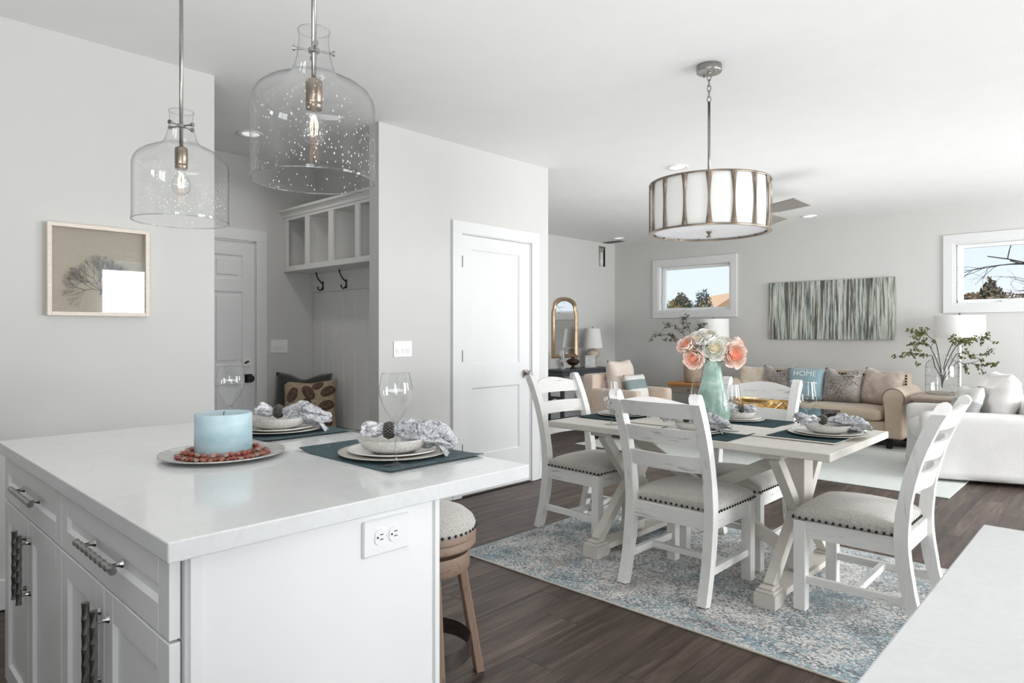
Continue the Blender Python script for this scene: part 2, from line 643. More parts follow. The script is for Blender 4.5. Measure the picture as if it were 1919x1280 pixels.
W1 = (-5.483, -4.282, 1.609, 2.326)
W2 = (-1.562, -.357, 1.609, 2.326)
wall('wall_left', 'x', -3.81, -.12, -1.15, 1.555, 0, CEIL)
wall('wall_pantry', 'x', -3.81, -.113, 2.676, 4.485, 0, CEIL, [(3.43, 4.245, 0, 2.055)])
wall('wall_pantry_end', 'y', 4.485, -.113, -6.31, -3.923, 0, CEIL)
wall('wall_mudroom_left', 'x', -5.36, -.12, -.2, 3.20, 0, CEIL, [(1.72, 2.535, 0, 2.05)])
wall('wall_mudroom_back', 'y', 3.075, .1, -5.36, -3.923, 0, CEIL)
wall('wall_mudroom_front', 'y', -.2, -.1, -5.36, -3.93, 0, CEIL)
wall('wall_living_left', 'x', -6.31, -.15, 4.372, 9.29, 0, CEIL, [(8.69, 8.866, 2.36, 2.685)])
wall('wall_back', 'y', 9.14, .16, -6.31, 2.4, 0, CEIL, [W1, W2])
wall('wall_right', 'x', 2.4, .15, -1.15, 9.29, 0, CEIL,
     [(2.52, 4.60, 0.02, 2.30), (6.25, 8.55, .70, 2.45), (-.9, .5, 1.0, 2.1)])
wall('wall_front', 'y', -1.15, -.15, -3.93, 2.55, 0, CEIL, [(.6, 2.2, .95, 2.1)], mat=simple('dimming_wall_grey', (150, 150, 148), .7, var=.02))  # unseen wall, set close and greyed to dim the island drawer fronts

# baseboards
def board(name, x0, x1, y0, y1, z0=0, z1=.14):
    bm = B()
    box(bm, x0, x1, y0, y1, z0, z1, .003)
    return struct(name, bm, M['trim'])


board('baseboard_left', -3.81, -3.796, -1.14, 1.552)
board('baseboard_pantry', -3.81, -3.796, 2.68, 3.345)
board('baseboard_pantry_end', -3.81, -3.796, 4.352, 4.482)
board('baseboard_living_left', -6.31, -6.296, 4.49, 9.12)
board('baseboard_back', -6.29, 2.38, 9.126, 9.14)
board('baseboard_right', 2.386, 2.40, 4.75, 9.12)


# high windows in the back wall
def high_window(name, w, label=None):
    x0, x1, z0, z1 = w
    cw = .096
    bm = B()
    y0, y1 = 9.118, 9.14
    box(bm, x0 - cw, x1 + cw, y0, y1, z1, z1 + cw + .004, .002)
    box(bm, x0 - cw, x1 + cw, y0, y1, z0 - cw, z0, .002)
    box(bm, x0 - cw, x0, y0, y1, z0, z1, .002)
    box(bm, x1, x1 + cw, y0, y1, z0, z1, .002)
    win = struct(name, bm, M['trim'])
    bm = B()
    t = .018
    box(bm, x0, x0 + t, 9.125, 9.28, z0, z1)
    box(bm, x1 - t, x1, 9.125, 9.28, z0, z1)
    box(bm, x0 + t, x1 - t, 9.125, 9.28, z0, z0 + t)
    box(bm, x0 + t, x1 - t, 9.125, 9.28, z1 - t, z1)
    obj('window_jamb', bm, M['trim'], win)
    bm = B()
    s = .052
    a0, a1, c0, c1 = x0 + t + .02, x1 - t - .004, z0 + t, z1 - t
    for q in ((a0, a0 + s, c0, c1), (a1 - s * .7, a1, c0, c1), (a0 + s, a1 - s * .7, c0, c0 + s * .8), (a0 + s, a1 - s * .7, c1 - s * .8, c1)):
        box(bm, q[0], q[1], 9.20, 9.25, q[2], q[3], .004)
    sash = obj('window_sash', bm, M['white_plastic'], win)
    bm = B()
    box(bm, a0 + s - .004, a1 - s * .7 + .004, 9.222, 9.226, c0 + s * .8 - .004, c1 - s * .8 + .004)
    obj('window_pane', bm, M['pane'], sash)
    bm = B()
    tube(bm, [(a0 + .012, 9.198, c0 + .10), (a0 + .014, 9.185, c0 + .14), (a0 + .013, 9.188, c0 + .24)], .006, 8)
    obj('lock_lever', bm, M['white_plastic'], win, smooth=True)
    bm = B()
    cx = (x0 + x1) / 2 - .08
    box(bm, cx - .07, cx + .05, 9.165, 9.20, c0 - .001, c0 + .022, .005)
    tube(bm, [(cx + .03, 9.165, c0 + .02), (cx + .07, 9.16, c0 + .032), (cx + .12, 9.165, c0 + .034)], .007, 8)
    obj('crank_handle', bm, M['white_plastic'], win, angle=40)
    return win


high_window('window_1', W1)
high_window('window_2', W2)


# openings of the right wall and the wall behind the camera (they light the room)
def side_window(name, axis, pos, a0, a1, z0, z1, mull):
    def bx(bm, u0, u1, w0, w1, d0, d1, bev=.003):
        if axis == 'x': box(bm, pos + d0, pos + d1, u0, u1, w0, w1, bev)
        else: box(bm, u0, u1, pos - d1, pos - d0, w0, w1, bev)
    bm = B()
    cw = .09
    bx(bm, a0 - cw, a1 + cw, z1, z1 + cw, -.02, 0)
    bx(bm, a0 - cw, a0, z0, z1, -.02, 0)
    bx(bm, a1, a1 + cw, z0, z1, -.02, 0)
    if z0 > .3: bx(bm, a0 - cw, a1 + cw, z0 - cw, z0, -.02, 0)
    w = struct(name, bm, M['trim'])
    bm = B()
    f = .05
    bx(bm, a0, a0 + f, z0, z1, .04, .10)
    bx(bm, a1 - f, a1, z0, z1, .04, .10)
    bx(bm, a0 + f, a1 - f, z0, z0 + f, .04, .10)
    bx(bm, a0 + f, a1 - f, z1 - f, z1, .04, .10)
    for q in mull:
        bx(bm, q - f / 2, q + f / 2, z0 + f, z1 - f, .04, .10)
    obj('window_sash', bm, M['white_plastic'], w)
    bm = B()
    bx(bm, a0 + f, a1 - f, z0 + f, z1 - f, .066, .07, 0)
    obj('window_pane', bm, M['pane'], w)
    return w


side_window('door_3', 'x', 2.4, 2.52, 4.60, .02, 2.30, [3.56])
side_window('window_3', 'x', 2.4, 6.25, 8.55, .70, 2.45, [7.4])
side_window('added_window_right', 'x', 2.4, -.9, .5, 1.0, 2.1, [-.2])  # invented unseen opening, added along with its fill lamp
side_window('added_window_rear', 'y', -1.15, .6, 2.2, .95, 2.1, [1.4])  # invented opening behind the camera, added to let fill light in


# pantry door (two recessed panels) in the pantry wall
def panel_door(bm, axis_pos, y0, y1, z0, z1, panels, th=.035, rec=.009):
    """slab on plane x=axis_pos facing +x with recessed panels [(y0,y1,z0,z1)]"""
    xf = axis_pos
    us = sorted({y0, y1} | {p[0] for p in panels} | {p[1] for p in panels})
    ws = sorted({z0, z1} | {p[2] for p in panels} | {p[3] for p in panels})
    box(bm, xf - th, xf - rec - .001, y0, y1, z0, z1)
    for u0, u1 in zip(us, us[1:]):
        for w0, w1 in zip(ws, ws[1:]):
            cu, cz = (u0 + u1) / 2, (w0 + w1) / 2
            if any(p[0] < cu < p[1] and p[2] < cz < p[3] for p in panels): continue
            box(bm, xf - rec - .001, xf, u0, u1, w0, w1)
    for p in panels:   # sloped sticking round each panel
        i = .011
        o = [(p[0], p[2]), (p[1], p[2]), (p[1], p[3]), (p[0], p[3])]
        n_ = [(p[0] + i, p[2] + i), (p[1] - i, p[2] + i), (p[1] - i, p[3] - i), (p[0] + i, p[3] - i)]
        for k in range(4):
            k2 = (k + 1) % 4
            bm.faces.new([bm.verts.new((xf - .001, *o[k])), bm.verts.new((xf - .001, *o[k2])), bm.verts.new((xf - rec, *n_[k2])), bm.verts.new((xf - rec, *n_[k]))])


def casing_x(name, xp, y0, y1, ztop, cw, d=.02):
    bm = B()
    box(bm, xp, xp + d, y0 - cw, y0, 0, ztop, .002)
    box(bm, xp, xp + d, y1, y1 + cw, 0, ztop, .002)
    box(bm, xp, xp + d, y0 - cw, y1 + cw, ztop, ztop + cw, .002)
    return struct(name, bm, M['trim'])


door1 = casing_x('door_1', -3.81, 3.436, 4.250, 2.055, .094)
bm = B()
panel_door(bm, -3.806, 3.442, 4.231, .012, 2.045, [(3.549, 4.105, 1.031, 1.94), (3.549, 4.105, .31, .845)])
slab = obj('door_slab', bm, M['trim'], door1)
bm = B()
box(bm, -3.92, -3.806, 4.236, 4.25, 0, 2.05)
box(bm, -3.92, -3.806, 3.43, 3.437, 0, 2.05)
box(bm, -3.92, -3.806, 3.437, 4.236, 2.049, 2.055)
obj('door_jamb', bm, M['trim'], door1)
for z in (1.835, 1.10, .37):
    bm = B()
    cyl(bm, (-3.797, 3.441, z - .045), (-3.797, 3.441, z + .045), .006, seg=10)
    box(bm, -3.806, -3.797, 3.437, 3.4445, z - .04, z + .04)
    obj('hinge', bm, M['darkmetal'], door1)
bm = B()
box(bm, -3.806, -3.798, 4.145, 4.213, .897, .965, .002)
kn = obj('knob_rose', bm, M['nickel'], door1)
bm = B()
pr = [(.0, 0), (.012, 0), (.012, .022), (.024, .030), (.029, .042), (.029, .056), (.024, .062), (0, .063)]
lathe(bm, pr, 24)
bmesh.ops.rotate(bm, verts=bm.verts, cent=(0, 0, 0), matrix=Matrix.Rotation(rad(90), 3, 'Y'))
bmesh.ops.translate(bm, verts=bm.verts, vec=(-3.80, 4.179, .931))
obj('door_knob', bm, M['nickel'], door1, angle=40)
bm = B()
box(bm, -3.9, -3.8, 3.44, 4.24, 0, .008, .002)
struct('trim_1', bm, M['plank'])

# mudroom door: six-panel
door2 = casing_x('door_2', -5.36, 1.715, 2.528, 2.043, .094)
bm = B()
pan = []
for (u0, u1) in ((1.83, 2.08), (2.17, 2.42)):
    pan += [(u0, u1, 1.72, 1.92), (u0, u1, 1.02, 1.62), (u0, u1, .25, .86)]
panel_door(bm, -5.362, 1.722, 2.519, .01, 2.034, pan, rec=.008)
obj('door_slab', bm, M['trim'], door2)
bm = B()
for p in pan:
    box(bm, -5.372, -5.364, p[0] + .035, p[1] - .035, p[2] + .035, p[3] - .035, .004)
obj('raised_panel', bm, M['trim'], door2)
bm = B()
box(bm, -5.46, -5.362, 2.522, 2.535, 0, 2.05)
obj('door_jamb', bm, M['trim'], door2)
bm = B()
box(bm, -5.362, -5.352, 2.415, 2.482, 1.004, 1.071, .003)
dp = obj('deadbolt_plate', bm, simple('pale_brass_plate', (236, 233, 226), .35, .2), door2)
tagprops(dp, 'pale square deadbolt plate')
bm = B()
beam(bm, (-5.349, 2.430, 1.030), (-5.349, 2.466, 1.046), .012, .016, bev=.003)
obj('thumb_turn', bm, M['darkmetal'], dp)
bm = B()
box(bm, -5.362, -5.354, 2.43, 2.497, .868, .938, .002)
kr = obj('knob_rose', bm, M['darkmetal'], door2)
bm = B()
lathe(bm, pr, 24)
bmesh.ops.rotate(bm, verts=bm.verts, cent=(0, 0, 0), matrix=Matrix.Rotation(rad(90), 3, 'Y'))
bmesh.ops.translate(bm, verts=bm.verts, vec=(-5.355, 2.464, .903))
obj('door_knob', bm, M['darkmetal'], door2, angle=40)


# switch plates
def switch_plate(label, xp, y0, y1, z0, z1, n=3):
    t = thing('light_switch', label, 'switch', (xp, (y0 + y1) / 2, (z0 + z1) / 2))
    h, hz = (y1 - y0) / 2, (z1 - z0) / 2
    bm = B()
    box(bm, 0.0005, .007, -h, h, -hz, hz, .003)
    obj('cover_plate', bm, M['white_plastic'], t)
    for k in range(n):
        c = (k - (n - 1) / 2) * .046
        bm = B()
        prism(bm, [(.006, -.033), (.006, .033), (.008, .033), (.0115, 0), (.0075, -.033)], lambda u, v, q, c=c: V((u, q + c, v)), -.0165, .0165)
        obj('rocker', bm, M['white_plastic'], t)
        for zz in (-.048, .048):
            bm = B(); ball(bm, (.0068, c, zz), .0025, 6, 4)
            obj('plate_screw', bm, M['white_plastic'], t)
    return t


switch_plate('white triple rocker switch plate on pale wall beside the panelled pantry door', -3.81, 2.799, 2.959, 1.108, 1.222)
switch_plate('white triple rocker switch plate on shaded mudroom wall beside the pillows', -5.36, 2.659, 2.815, 1.108, 1.222)

# recessed ceiling lights
M['led'] = newmat('led_lens')[0]
_b = M['led'].node_tree.nodes['Principled BSDF']
_b.inputs['Base Color'].default_value = (1, 1, 1, 1)
_b.inputs['Emission Color'].default_value = (1, .97, .93, 1)
_b.inputs['Emission Strength'].default_value = .6


def downlight(label, x, y, r=.09):
    t = thing('recessed_light', label, 'ceiling light', (x, y, CEIL))
    bm = B()
    lathe(bm, [(r * .66, -.001), (r * .70, -.006), (r * .95, -.012), (r, -.006), (r, 0)], 32, cap=False)
    obj('trim_ring', bm, M['white_plastic'], t, smooth=True)
    bm = B()
    lathe(bm, [(0, -.004), (r * .68, -.004), (r * .68, -.001), (0, -.001)], 32, cap=False)
    obj('light_lens', bm, M['led'], t)
    return t


downlight('white recessed ceiling light just behind the drum chandelier', -2.935, 5.215)
downlight('small white recessed ceiling light near the dark ceiling vent', -5.80, 8.50)
downlight('small white recessed ceiling light right of the fan blades', -2.98, 8.545)
downlight('white recessed ceiling light in the mudroom, mostly behind clear pendant glass', -4.72, 2.19)

# ceiling register
t = thing('ceiling_vent', 'dark slotted vent in ceiling corner above the wall cut-out', 'vent', (-6.09, 8.79, CEIL))
bm = B()
box(bm, -.155, .155, -.06, .06, -.004, -.0005)
obj('vent_back', bm, M['black'], t)
for k in range(7):
    bm = B()
    beam(bm, (-.15, -.048 + k * .016, -.008), (.15, -.048 + k * .016, -.008), .002, .012, (0, 1, 1))
    obj('louver', bm, simple('vent_grey', (120, 120, 118), .5) if k == 0 else bpy.data.materials['vent_grey'], t)
bm = B()
for q in ((-.165, -.15, -.07, .07), (.15, .165, -.07, .07), (-.15, .15, -.07, -.055), (-.15, .15, .055, .07)):
    box(bm, q[0], q[1], q[2], q[3], -.008, -.0005)
obj('vent_frame', bm, bpy.data.materials['vent_grey'], t)

# open cut in the living-room wall with a wrapped pipe showing
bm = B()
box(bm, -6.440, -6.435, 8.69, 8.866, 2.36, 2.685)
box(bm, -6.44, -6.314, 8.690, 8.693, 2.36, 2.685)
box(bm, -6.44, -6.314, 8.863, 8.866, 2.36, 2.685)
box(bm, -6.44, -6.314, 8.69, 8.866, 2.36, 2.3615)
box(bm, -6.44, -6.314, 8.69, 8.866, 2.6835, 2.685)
struct('painted_dark_liner', bm, M['black'])  # black lining stands in for the shade inside the cut-out
t = thing('exposed_pipe', 'white wrapped pipe in dark wall cut-out near the ceiling corner', 'pipe', (-6.36, 8.803, 2.362))
bm = B()
tube(bm, [(0, 0, .002), (0, 0, .09), (0, -.004, .1), (0, 0, .11), (0, 0, .235)], [.046, .047, .050, .046, .046], 18)
obj('pipe_wrap', bm, simple('pipe_wrap', (225, 224, 220), .7, bmp=.3), t, smooth=True)
bm = B()
tube(bm, [(0, 0, .235), (0, .01, .27), (0, .028, .315)], [.050, .047, .047], 18)
obj('pipe_elbow', bm, simple('pipe_elbow', (150, 145, 142), .5), t, smooth=True)
bm = B()
box(bm, -.03, .04, -.074, -.054, .235, .315)
obj('wall_stud', bm, simple('stud_wood', (198, 180, 150), .7), t)
# ------------------------------------------------------------------ mudroom locker
MX0, MX1 = -5.36, -3.923
t = thing('mudroom_locker', 'white built-in locker with open cubbies, coat hooks and bench in the niche', 'locker', ((MX0 + MX1) / 2, 2.92, 0))
LX = (MX0 + MX1) / 2


def lbox(bm, x0, x1, y0, y1, z0, z1, bev=.002):
    box(bm, x0 - LX, x1 - LX, y0 - 2.92, y1 - 2.92, z0, z1, bev)


X0, X1, YF, YB = MX0 + .002, MX1 - .002, 2.776, 3.072
bm = B()
lbox(bm, X0, X1, YF + .02, YB, 1.806, 1.85)
obj('cubby_bottom', bm, M['locker'], t)
bm = B()
lbox(bm, X0, X1, YF + .02, YB, 2.25, 2.275)
obj('cubby_top', bm, M['locker'], t)
bm = B()
lbox(bm, X0, X1, YB - .012, YB, 1.85, 2.25)
obj('cubby_back', bm, M['locker'], t)
stiles = [(-5.358, -5.295), (-4.998, -4.938), (-4.634, -4.563), (-4.259, -4.20), (-3.99, -3.925)]
for s in stiles:
    bm = B()
    lbox(bm, s[0], s[1], YF, YF + .02, 1.85, 2.243)
    obj('face_stile', bm, M['locker'], t)
for s in stiles[1:-1]:
    bm = B()
    c = (s[0] + s[1]) / 2
    lbox(bm, c - .009, c + .009, YF + .02, YB - .012, 1.85, 2.25)
    obj('cubby_divider', bm, M['locker'], t)
bm = B()
lbox(bm, X0, X1, YF, YF + .02, 1.806, 1.85)
obj('bottom_rail', bm, M['locker'], t)
bm = B()
lbox(bm, X0, X1, YF, YF + .02, 2.243, 2.30)
obj('top_rail', bm, M['locker'], t)
bm = B()
prof = [(YF, 2.262), (YF - .008, 2.268), (YF - .012, 2.285), (YF - .03, 2.308), (YF - .044, 2.312), (YF - .048, 2.33), (YF + .03, 2.33), (YF + .03, 2.262)]
prism(bm, prof, lambda u, v, q: V((q - LX, u - 2.92, v)), X0, X1)
obj('crown_molding', bm, M['locker'], t)
# back boards below the cubbies
bm = B()
lbox(bm, X0, X1, YB - .024, YB, 1.64, 1.806)
obj('hook_rail', bm, M['locker'], t)
xs = X0
while xs < X1 - .01:
    bm = B()
    e = min(xs + .168, X1)
    lbox(bm, xs + .002, e - .002, YB - .014, YB, .48, 1.64, .004)
    obj('back_board', bm, M['locker'], t)
    xs += .168
bm = B()
lbox(bm, X0, X1, 2.60, YB, .44, .475)
obj('bench_seat', bm, M['locker'], t)
bm = B()
lbox(bm, X0, X1, 2.63, 2.65, 0, .44)
obj('bench_front', bm, M['locker'], t)
bm = B()
lbox(bm, X1 - .02, X1, 2.65, YB, 0, .44)
obj('bench_end', bm, M['locker'], t)

h0 = None
for i, hx in enumerate((-5.17, -4.80, -4.36)):
    lab = ['dark double coat hook on the locker rail, nearest the shaded corner', 'dark double coat hook on the locker rail, second from the shaded corner', 'dark double coat hook on the locker rail, hidden behind pantry wall edge'][i]
    if h0 is None:
        h0 = thing('coat_hook', lab, 'hook', (hx, 3.047, 1.70), 0, 'coat hooks on the locker rail')
        bm = B()
        box(bm, -.011, .011, -.005, 0, -.045, .03, .003)
        obj('hook_plate', bm, M['darkmetal'], h0)
        bm = B()
        tube(bm, [(0, -.004, .012), (0, -.02, .02), (0, -.045, .045), (0, -.062, .075), (0, -.068, .105)], [.006, .006, .0055, .005, .0065], 8)
        obj('upper_hook', bm, M['darkmetal'], h0, smooth=True)
        bm = B()
        tube(bm, [(0, -.004, -.025), (0, -.018, -.045), (0, -.036, -.048), (0, -.05, -.036), (0, -.052, -.018)], [.006, .006, .0055, .005, .0065], 8)
        obj('lower_hook', bm, M['darkmetal'], h0, smooth=True)
    else:
        dup(h0, (hx, 3.047, 1.70), 0, lab)

# pillows on the bench
o = obj('throw_pillow', pillow(.48, .48, .15, .10, seed=1), M['charcoal'], smooth=True, loc=(-5.09, 2.78, .474), rot=(rad(-13), rad(1), rad(44)))
tagprops(o, 'plain charcoal throw pillow leaning in the corner of the mudroom bench', 'pillow')


def leaf_pillow_mat():
    m, nt, b = newmat('tan_leaf_print')
    vec = coord(nt, (1, 1, 1), 'Object')
    base = ramp(nt, noise(nt, vec, 40, 3), [(.3, srgb(160, 140, 115)), (.7, srgb(190, 172, 146))])
    res = base
    rl = random.Random(4)
    leaves = [(-.13, .30, .07, .045, 70), (.0, .31, .075, .045, -55), (.07, .37, .05, .035, 30), (.15, .32, .065, .042, 35), (-.02, .20, .07, .05, 80), (.14, .20, .065, .045, 25), (-.14, .15, .065, .045, 60), (.02, .09, .06, .04, -30), (.15, .08, .055, .035, -60), (-.12, .05, .05, .03, 20)]
    for (lx, lz, a, c, ang) in leaves:
        mp = N(nt, 'Mapping', _vector_type='TEXTURE')
        tc = nt.nodes.new('ShaderNodeTexCoord')
        nt.links.new(tc.outputs['Object'], mp.inputs[0])
        mp.inputs['Location'].default_value = (lx, 0, lz)
        mp.inputs['Rotation'].default_value = (0, rad(-ang), 0)
        mp.inputs['Scale'].default_value = (a, 50, c)
        ln = N(nt, 'VectorMath', _operation='LENGTH')
        nt.links.new(mp.outputs[0], ln.inputs[0])
        msk = ramp(nt, ln.outputs['Value'], [(.88, (1, 1, 1, 1)), (.96, (0, 0, 0, 1))])
        inner = ramp(nt, noise(nt, mp.outputs[0], 3.5, 4, .6, 1.2), [(.38, srgb(70, 55, 45)), (.6, srgb(120, 98, 80))])
        rim = ramp(nt, ln.outputs['Value'], [(.78, (1, 1, 1, 1)), (.86, (.35, .3, .28, 1))])
        res = mixc(nt, msk, res, mixc(nt, 1.0, inner, rim, 'MULTIPLY'))
    # stem
    nt.links.new(res, b.inputs['Base Color'])
    b.inputs['Roughness'].default_value = .9
    bump(nt, b, noise(nt, vec, 300, 1), .3, .002)
    return m


o = obj('throw_pillow', pillow(.43, .43, .15, .03, seed=2), leaf_pillow_mat(), smooth=True, loc=(-4.885, 2.755, .474), rot=(rad(-17), rad(-2), rad(50)))
tagprops(o, 'tan throw pillow with brown leaf print propped against the charcoal pillow', 'pillow')

# ------------------------------------------------------------------ framed coral picture on the left wall
t = thing('framed_picture', 'square shadow-box picture of grey sea fan in pale wood frame on left wall', 'picture', (-3.81, .98, 1.59))
hw, hh = .225, .2255
pf = simple('pale_frame_wood', (232, 220, 206), .5, var=.08, scale=40, sc=(1, 1, 6))
bm = B()
fw, fd = .0195, .038
box(bm, .001, fd, -hw, -hw + fw, -hh, hh, .002)
box(bm, .001, fd, hw - fw, hw, -hh, hh, .002)
box(bm, .001, fd, -hw + fw, hw - fw, -hh, -hh + fw, .002)
box(bm, .001, fd, -hw + fw, hw - fw, hh - fw, hh, .002)
obj('picture_frame', bm, pf, t)
bm = B()
box(bm, .002, .006, -hw + fw, hw - fw, -hh + fw, hh - fw)
obj('picture_backing', bm, fabric('linen_backing', (196, 184, 166), .10, 300), t)
bm = B()
rc = random.Random(11)
root = V((.011, .005, -.118))


def coral(p, ang, L, r, depth):
    q = V((p.x, p.y + sin(ang) * L, p.z + cos(ang) * L))
    tube(bm, [p, q], [r, r * .78], 3, caps=False)
    if depth == 0: return
    n_ = 3 if depth > 3 and rc.random() < .6 else 2
    for k in range(n_):
        coral(q, ang + rc.uniform(-.5, .5) + (k - (n_ - 1) / 2) * .42, L * rc.uniform(.74, .92), r * .74, depth - 1)


tube(bm, [root, root + V((0, .006, .022))], [.0035, .0026], 6)
for a0 in (-1.35, -.95, -.55, -.15, .25, .65, 1.05, 1.4):
    coral(root + V((0, .006, .022)), a0, .043, .0014, 6)
for v in bm.verts:   # keep the fan inside the mount
    d = V((0, v.co.y, v.co.z + .10))
    lim = .4
    if d.length > lim: v.co.y, v.co.z = d.y * lim / d.length, d.z * lim / d.length - .10
    v.co.z = -.118 + (v.co.z + .118) * .92
    v.co.y = max(-.195, min(.195, v.co.y * .9))
obj('sea_fan', bm, simple('grey_sea_fan', (112, 108, 102), .8, var=.15), t)
bm = B()
box(bm, .027, .029, -hw + fw, hw - fw, -hh + fw, hh - fw)
obj('picture_glass', bm, M['picture_glass'], t)

# ------------------------------------------------------------------ kitchen island
isl = thing('kitchen_island', 'white kitchen island cabinet base with drawers and doors under the quartz top', 'island', (-1.99, .75, 0))
IX, IY = -1.99, .75


def ib(bm, x0, x1, y0, y1, z0, z1, bev=0.0):
    box(bm, x0 - IX, x1 - IX, y0 - IY, y1 - IY, z0, z1, bev)


bm = B()
ib(bm, -2.778, -1.262, .462, 1.04, .10, .874)
ib(bm, -2.76, -1.29, .52, 1.03, 0, .10)
obj('cabinet_carcass', bm, M['cab'], isl)
bm = B()
ib(bm, -1.262, -1.2565, .468, 1.040, .0, .874)
ib(bm, -1.2575, -1.2565 + .0045, .468, .490, .0, .874, .001)
obj('end_panel', bm, M['cab'], isl)
bm = B()
ib(bm, -1.275, -1.254, 1.047, 1.062, 0, .874, .001)
ib(bm, -2.778, -1.262, 1.042, 1.058, 0, .874)
obj('back_panel', bm, M['cab'], isl)


def shaker(name, x0, x1, z0, z1, rail, parent):
    """door/drawer front facing -y at y .437"""
    bm = B()
    yf, yb, rec = .437, .457, .446
    ib(bm, x0, x0 + rail, yf, yb, z0, z1, .0012)
    ib(bm, x1 - rail, x1, yf, yb, z0, z1, .0012)
    ib(bm, x0 + rail, x1 - rail, yf, yb, z0, z0 + rail, .0012)
    ib(bm, x0 + rail, x1 - rail, yf, yb, z1 - rail, z1, .0012)
    ib(bm, x0 + rail, x1 - rail, rec, yb, z0 + rail, z1 - rail)
    i = .006
    o_ = [(x0 + rail, z0 + rail), (x1 - rail, z0 + rail), (x1 - rail, z1 - rail), (x0 + rail, z1 - rail)]
    n_ = [(o_[0][0] + i, o_[0][1] + i), (o_[1][0] - i, o_[1][1] + i), (o_[2][0] - i, o_[2][1] - i), (o_[3][0] + i, o_[3][1] - i)]
    for k in range(4):
        k2 = (k + 1) % 4
        bm.faces.new([bm.verts.new((o_[k][0] - IX, yf + .0015 - IY, o_[k][1])), bm.verts.new((o_[k2][0] - IX, yf + .0015 - IY, o_[k2][1])), bm.verts.new((n_[k2][0] - IX, rec - IY, n_[k2][1])), bm.verts.new((n_[k][0] - IX, rec - IY, n_[k][1]))])
    return obj(name, bm, M['cab'], parent)


def hammered(bm, p0, p1, r, nseg, twist=.45):
    p0, p1 = V(p0), V(p1)
    d = (p1 - p0)
    L = d.length
    d.normalize()
    x = d.orthogonal().normalized()
    y = d.cross(x)
    S = 8
    rings = []
    n = nseg * 2
    for i in range(n + 1):
        q = p0 + d * L * i / n
        rr = []
        for k in range(S):
            a = 2 * pi * (k + .5 * (i % 2)) / S
            f = r * (1.0 if i % 2 == 0 else .88)
            rr.append(bm.verts.new(q + (x * cos(a) + y * sin(a)) * f))
        rings.append(rr)
    for a, b_ in zip(rings, rings[1:]):
        for k in range(S):
            bm.faces.new((a[k], a[(k + 1) % S], b_[(k + 1) % S], b_[k]))
    bm.faces.new(rings[0][::-1])
    bm.faces.new(rings[-1])


M['pull'] = simple('hammered_gunmetal', (150, 148, 146), .2, 1, var=.2, scale=50)


def pull(parent, c, L, horiz, post_gap):
    bm = B()
    x, z = c
    y = .409
    if horiz: hammered(bm, (x - L / 2 - IX, y - IY, z), (x + L / 2 - IX, y - IY, z), .0085, int(L / .032))
    else: hammered(bm, (x - IX, y - IY, z - L / 2), (x - IX, y - IY, z + L / 2), .0085, int(L / .032))
    for s in (-1, 1):
        px, pz = (x + s * post_gap / 2, z) if horiz else (x, z + s * post_gap / 2)
        tube(bm, [(px - IX, y - IY, pz), (px - IX, y + .016 - IY, pz), (px - IX, y + .022 - IY, pz), (px - IX, y + .028 - IY, pz)], [.0042, .0042, .006, .009], 10)
    obj('pull_handle', bm, M['pull'], parent)


for (a, b_, mid, pc) in ((-2.778, -2.031, -2.424, -2.376), (-2.027, -1.268, -1.659, -1.630)):
    d = shaker('drawer_front', a, b_, .722, .868, .055, isl)
    pull(d, (pc, .800), .27, True, .196)
    for s in (0, 1):
        x0, x1 = (a, mid - .0015) if s == 0 else (mid + .0015, b_)
        dd = shaker('cabinet_door', x0, x1, .115, .716, .06, isl)
        pull(dd, (mid - .031 if s == 0 else mid + .031, .580), .205, False, .152)

# quartz worktop
def quartz():
    m, nt, b = newmat('white_quartz')
    vec = coord(nt)
    f = noise(nt, vec, 5, 6, .6, .8)
    g = noise(nt, vec, 70, 3)
    c = ramp(nt, f, [(.35, srgb(225, 226, 226)), (.55, srgb(229, 230, 230)), (.62, srgb(224, 225, 225)), (.7, srgb(229, 230, 230))])
    nt.links.new(mixc(nt, .10, c, ramp(nt, g, [(.4, srgb(212, 212, 210)), (.6, srgb(240, 240, 238))])), b.inputs['Base Color'])
    b.inputs['Roughness'].default_value = .10
    b.inputs['Specular IOR Level'].default_value = .5
    return m


M['quartz'] = quartz()
bm = B()
box(bm, -2.80, -1.225, .42, 1.363, .876, .914, .003, 2)
tagprops(obj('island_worktop', bm, M['quartz']), 'white quartz worktop of the island set with two place settings', 'countertop')

# duplex outlet on the end panel
t = thing('power_outlet', 'white horizontal duplex outlet on the end panel of the island', 'outlet', (-1.2565, .901, .816))
bm = B()
box(bm, .0006, .007, -.064, .064, -.0415, .0415, .0035)
obj('cover_plate', bm, M['white_plastic'], t)
for s in (-1, 1):
    bm = B()
    pts = []
    for k in range(20):
        a = 2 * pi * k / 20
        pts.append((max(-.0145, min(.0145, .0185 * cos(a))), .0175 * sin(a)))
    prism(bm, pts, lambda u, v, q, s=s: V((q, u + s * .0195, v)), .006, .0095)
    rc_ = obj('receptacle', bm, M['white_plastic'], t)
    bm = B()
    box(bm, .0093, .0098, s * .0195 - .002, s * .0195 + .007, .0045, .0065)
    box(bm, .0093, .0098, s * .0195 - .002, s * .0195 + .007, -.0065, -.0045)
    box(bm, .0093, .0098, s * .0195 - .0105, s * .0195 - .006, -.0022, .0022)
    obj('outlet_slots', bm, M['black'], rc_)
bm = B()
ball(bm, (.0075, 0, 0), .003, 8, 5)
obj('plate_screw', bm, M['white_plastic'], t)

